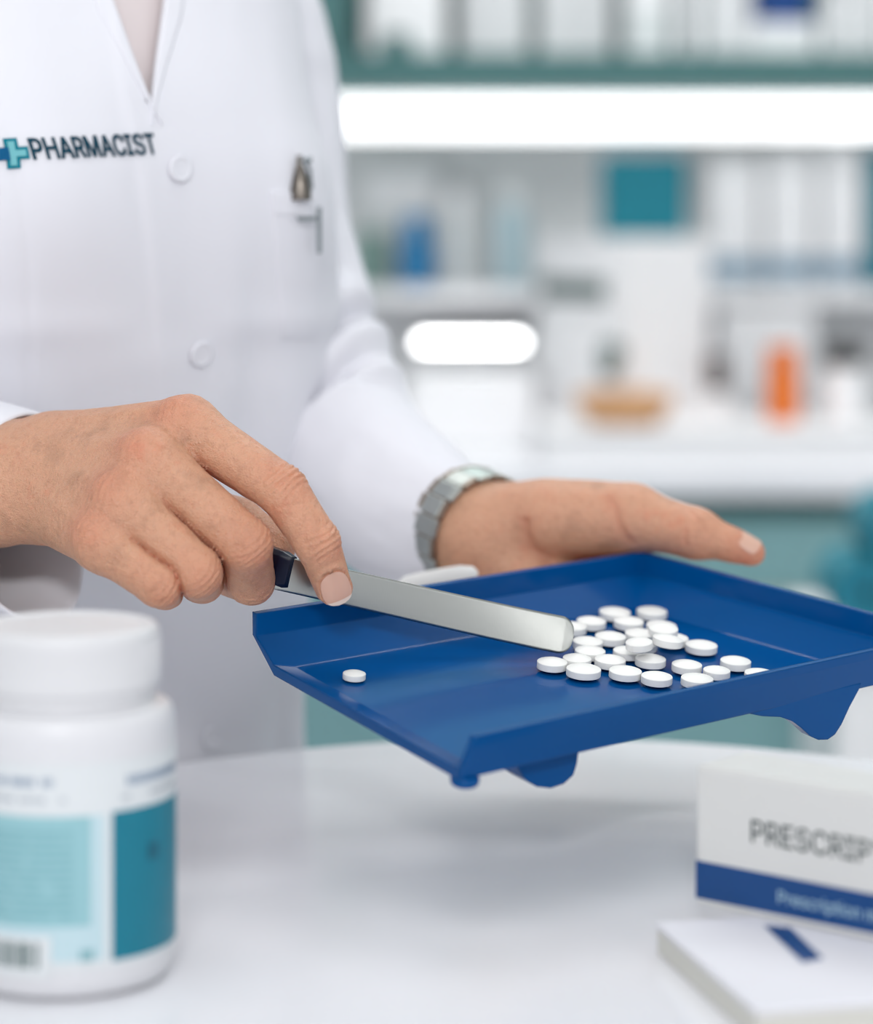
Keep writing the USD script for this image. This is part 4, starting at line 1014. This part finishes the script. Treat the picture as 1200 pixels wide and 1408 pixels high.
# ================================================================== THE FOREGROUND
BC = P(92, 300, 0.857); BC[2] = CT
BR = 0.0352
BT = thing('pill_bottle', 'large white plastic pill bottle with a teal label in the left foreground', 'bottle', BC)
obj('bottle_body', lathe(round_profile([(0, .0), (BR * .90, 0), (BR * .985, .004), (BR, .009), (BR, .0885), (.0282, .0893), (.0280, .094), (0, .094)], .0075, 9), 96), 'bottle_plastic', BT, smooth=35)
cp = [(0, .0912), (.0290, .0912), (.0292, .0945), (.0306, .0956), (.0302, .1125), (.0285, .1145), (.0265, .1145), (.0255, .1137), (0, .1137)]
capm = lathe(round_profile(cp, .0014, 5), 96)
CAP = obj('cap', capm, 'cap_plastic', BT, smooth=35)
ribs = [place(rbox(-.00022, .00022, -.0003, .0003, .097, .110, .0002, 6), np.array([.0303 * math.cos(a), .0303 * math.sin(a), 0]), np.array([-math.sin(a), math.cos(a), 0]), np.array([math.cos(a), math.sin(a), 0]), np.array([0, 0, 1.0])) for a in np.arange(90) * 2 * math.pi / 90]
obj('grip_ribs', cat(ribs), 'cap_plastic', CAP)
yaw = math.atan2(-BC[1], -BC[0])
def wrapm(a0, a1, z0, z1, r, th=.00015):
    """A patch on the bottle, between angles (degrees, positive to the viewer's right)."""
    n = max(2, int(abs(a1 - a0) / 3)); A = yaw + np.radians(np.linspace(a0, a1, n))
    g = np.array([[[(r + q) * math.cos(a), (r + q) * math.sin(a), z] for a in A] for z, q in ((z0, 0), (z0, th), (z1, th), (z1, 0))])
    m = grid_mesh(g, close_u=True); m.fix_normals(); return m
r0 = BR + .0001
obj('label', wrapm(-120, 120, .0105, .0755, r0), 'label_white', BT, smooth=35)
obj('label_panel', wrapm(-100, 19, .0135, .0590, r0 + .0002), 'label_pale', BT, smooth=35)
obj('label_panel', wrapm(-100, 12, .0245, .0590, r0 + .0004), 'label_mint', BT, smooth=35)
tp_ = obj('label_panel', wrapm(23.5, 86, .0125, .0595, r0 + .0002), 'label_teal', BT, smooth=35)
obj('label_mark', wrapm(46, 54, .042, .0475, r0 + .0004), 'label_mark', tp_)
def lines(z, a0, a1, h, r): return wrapm(a0, a1, z, z + h, r)
rg = np.random.default_rng(3)
def print_line(a0, a1, z, h, r, dens=.7):
    """A line of small print: short marks of uneven width."""
    a, out = a0, []
    while a < a1:
        w = rg.uniform(1.2, 3.2)
        if rg.random() < dens: out.append(wrapm(a, min(a + w, a1), z, z + h, r))
        a += w + .7
    return cat(out)
obj('print', print_line(-60, -7, .0685, .0026, r0 + .0002, .85), 'print_blue_grey', BT)
obj('print', print_line(-60, 1, .0635, .0014, r0 + .0002), 'print_grey', BT)
obj('print', print_line(32, 78, .0672, .0030, r0 + .0002, .9), 'print_blue_grey', BT)
obj('print', print_line(29, 78, .0628, .0015, r0 + .0002), 'print_grey', BT)
obj('print', cat([print_line(-60, 3, .0275 + .0026 * k, .0010, r0 + .0006, .9) for k in range(11)]), 'print_mint', BT)
obj('barcode_panel', wrapm(-50, -8, .0085, .0215, r0 + .0004), 'label_white', BT)
bars, a = [], -39.0
while a < -14:
    w = rg.choice([.45, .8, 1.3, 1.9]); bars.append(wrapm(a, a + w, .0115, .0195, r0 + .0006)); a += w + rg.choice([.5, .9, 1.4])
obj('barcode', cat(bars), 'print_dark', BT)
obj('print', print_line(3, 15, .0135, .0035, r0 + .0006, .8), 'print_mint', BT)

# ---- notepad and prescription carton at the right
# carton: two base corners on the pad, seen at the photograph's places
PT = 0.0105
def on_z(px, py, z):
    d = (EYE - z) * FPX / (py - HY); return P(px, py, d)
c0, c1 = on_z(957, 1243, CT + PT), on_z(1199, 1293, CT + PT)
bd1 = unit((c1 - c0) * [1, 1, 0]); bd2 = np.array([-bd1[1], bd1[0], 0]); bd2 = bd2 if bd2[1] > 0 else -bd2
bh = 0.0475; bl_, bw_ = 0.112, 0.030
CX = thing('prescription_carton', 'white prescription carton with a dark blue band, standing on the notepad', 'box', c0)
def cbox(m): return place(m, np.zeros(3), bd1, bd2, np.array([0, 0, 1.0]))
obj('carton_body', cbox(rbox(0, bl_, 0, bw_, 0.0002, bh, .0009)), 'box_card', CX, smooth=30)
obj('lid_flap', cbox(rbox(.001, bl_ - .001, .0006, bw_ - .001, bh - .0002, bh + .0006, .0003, 6)), 'box_card', CX)
bz0, bz1 = .0022, .0152
band = obj('band', cbox(box(-.00015, bl_, -.00015, .001, bz0, bz1)), 'box_blue', CX)
def front_text(s, h, x, z, m, parent, bold=False, sx=1.0):
    w = meshkit.text_mesh(s, h, .0002, bold); w.apply_translation([-w.bounds[0][0], 0, 0]); v = w.vertices
    w.vertices = np.stack([x + v[:, 0] * sx, -.0001 - v[:, 2] * 1.0, z + v[:, 1]], 1); w.fix_normals()
    return obj('lettering', cbox(w), m, parent)
front_text('PRESCRIPTION', .0076, .0228, .0250, 'print_ink', CX, False, .93)
front_text('Prescription medicine', .0042, .0335, .0062, 'print_white', band)
# notepad
pL, pN, pR_ = on_z(903, 1268, CT + PT), on_z(1040, 1388, CT + PT), on_z(1204, 1376, CT + PT)
n1, n2 = unit((pN - pL) * [1, 1, 0]), unit((pR_ - pN) * [1, 1, 0])
PD = thing('notepad', 'white notepad with a small dark blue mark lying under the prescription carton', 'notepad', pL * [1, 1, 0] + np.array([0, 0, CT]))
la = np.linalg.norm((pN - pL)[:2]); lb = 0.155
n2 = unit(n2 - n1 * (n2 @ n1) * .6)
def pbox(a0, a1, b0, b1, z0, z1):
    pts = [n1 * a + n2 * b + np.array([0, 0, z]) for a in (a0, a1) for b in (b0, b1) for z in (z0, z1)]
    s = m3.Manifold.sphere(.0005, 8); return tm(m3.Manifold.batch_hull([s.translate(list(q)) for q in pts]))
obj('backing_board', pbox(.0005, la - .0005, .0005, lb, .0006, .0022), 'paper_edge', PD)
pgs = obj('pages', pbox(0.0022, la - .0022, .0022, lb, .0030, .0085), 'paper', PD)
for k in range(4): obj('sheet', pbox(.0003 * (k % 2) + .0005, la - .0005, .0005, lb, .0031 + .0015 * k, .0035 + .0015 * k), 'paper_edge', pgs)
obj('cover', pbox(0, la, 0, lb, .0092, PT - .0006), 'paper', PD)
o_ = np.array([0, 0, CT])
def pad2(px, py):
    q = on_z(px, py, CT + PT) - (pL * [1, 1, 0]); A = np.stack([n1[:2], n2[:2]], 1); return np.linalg.solve(A, q[:2])
cs_ = [pad2(*q) for q in ((1050, 1273), (1086, 1276), (1131, 1318), (1103, 1323))]
mk = trimesh.creation.extrude_polygon(Polygon(cs_), .0003, engine='earcut'); v = mk.vertices
mk.vertices = np.outer(v[:, 0], n1) + np.outer(v[:, 1], n2) + np.outer(v[:, 2] + PT - .00005, [0, 0, 1.0]); mk.fix_normals()
obj('printed_mark', mk, 'box_blue', PD)
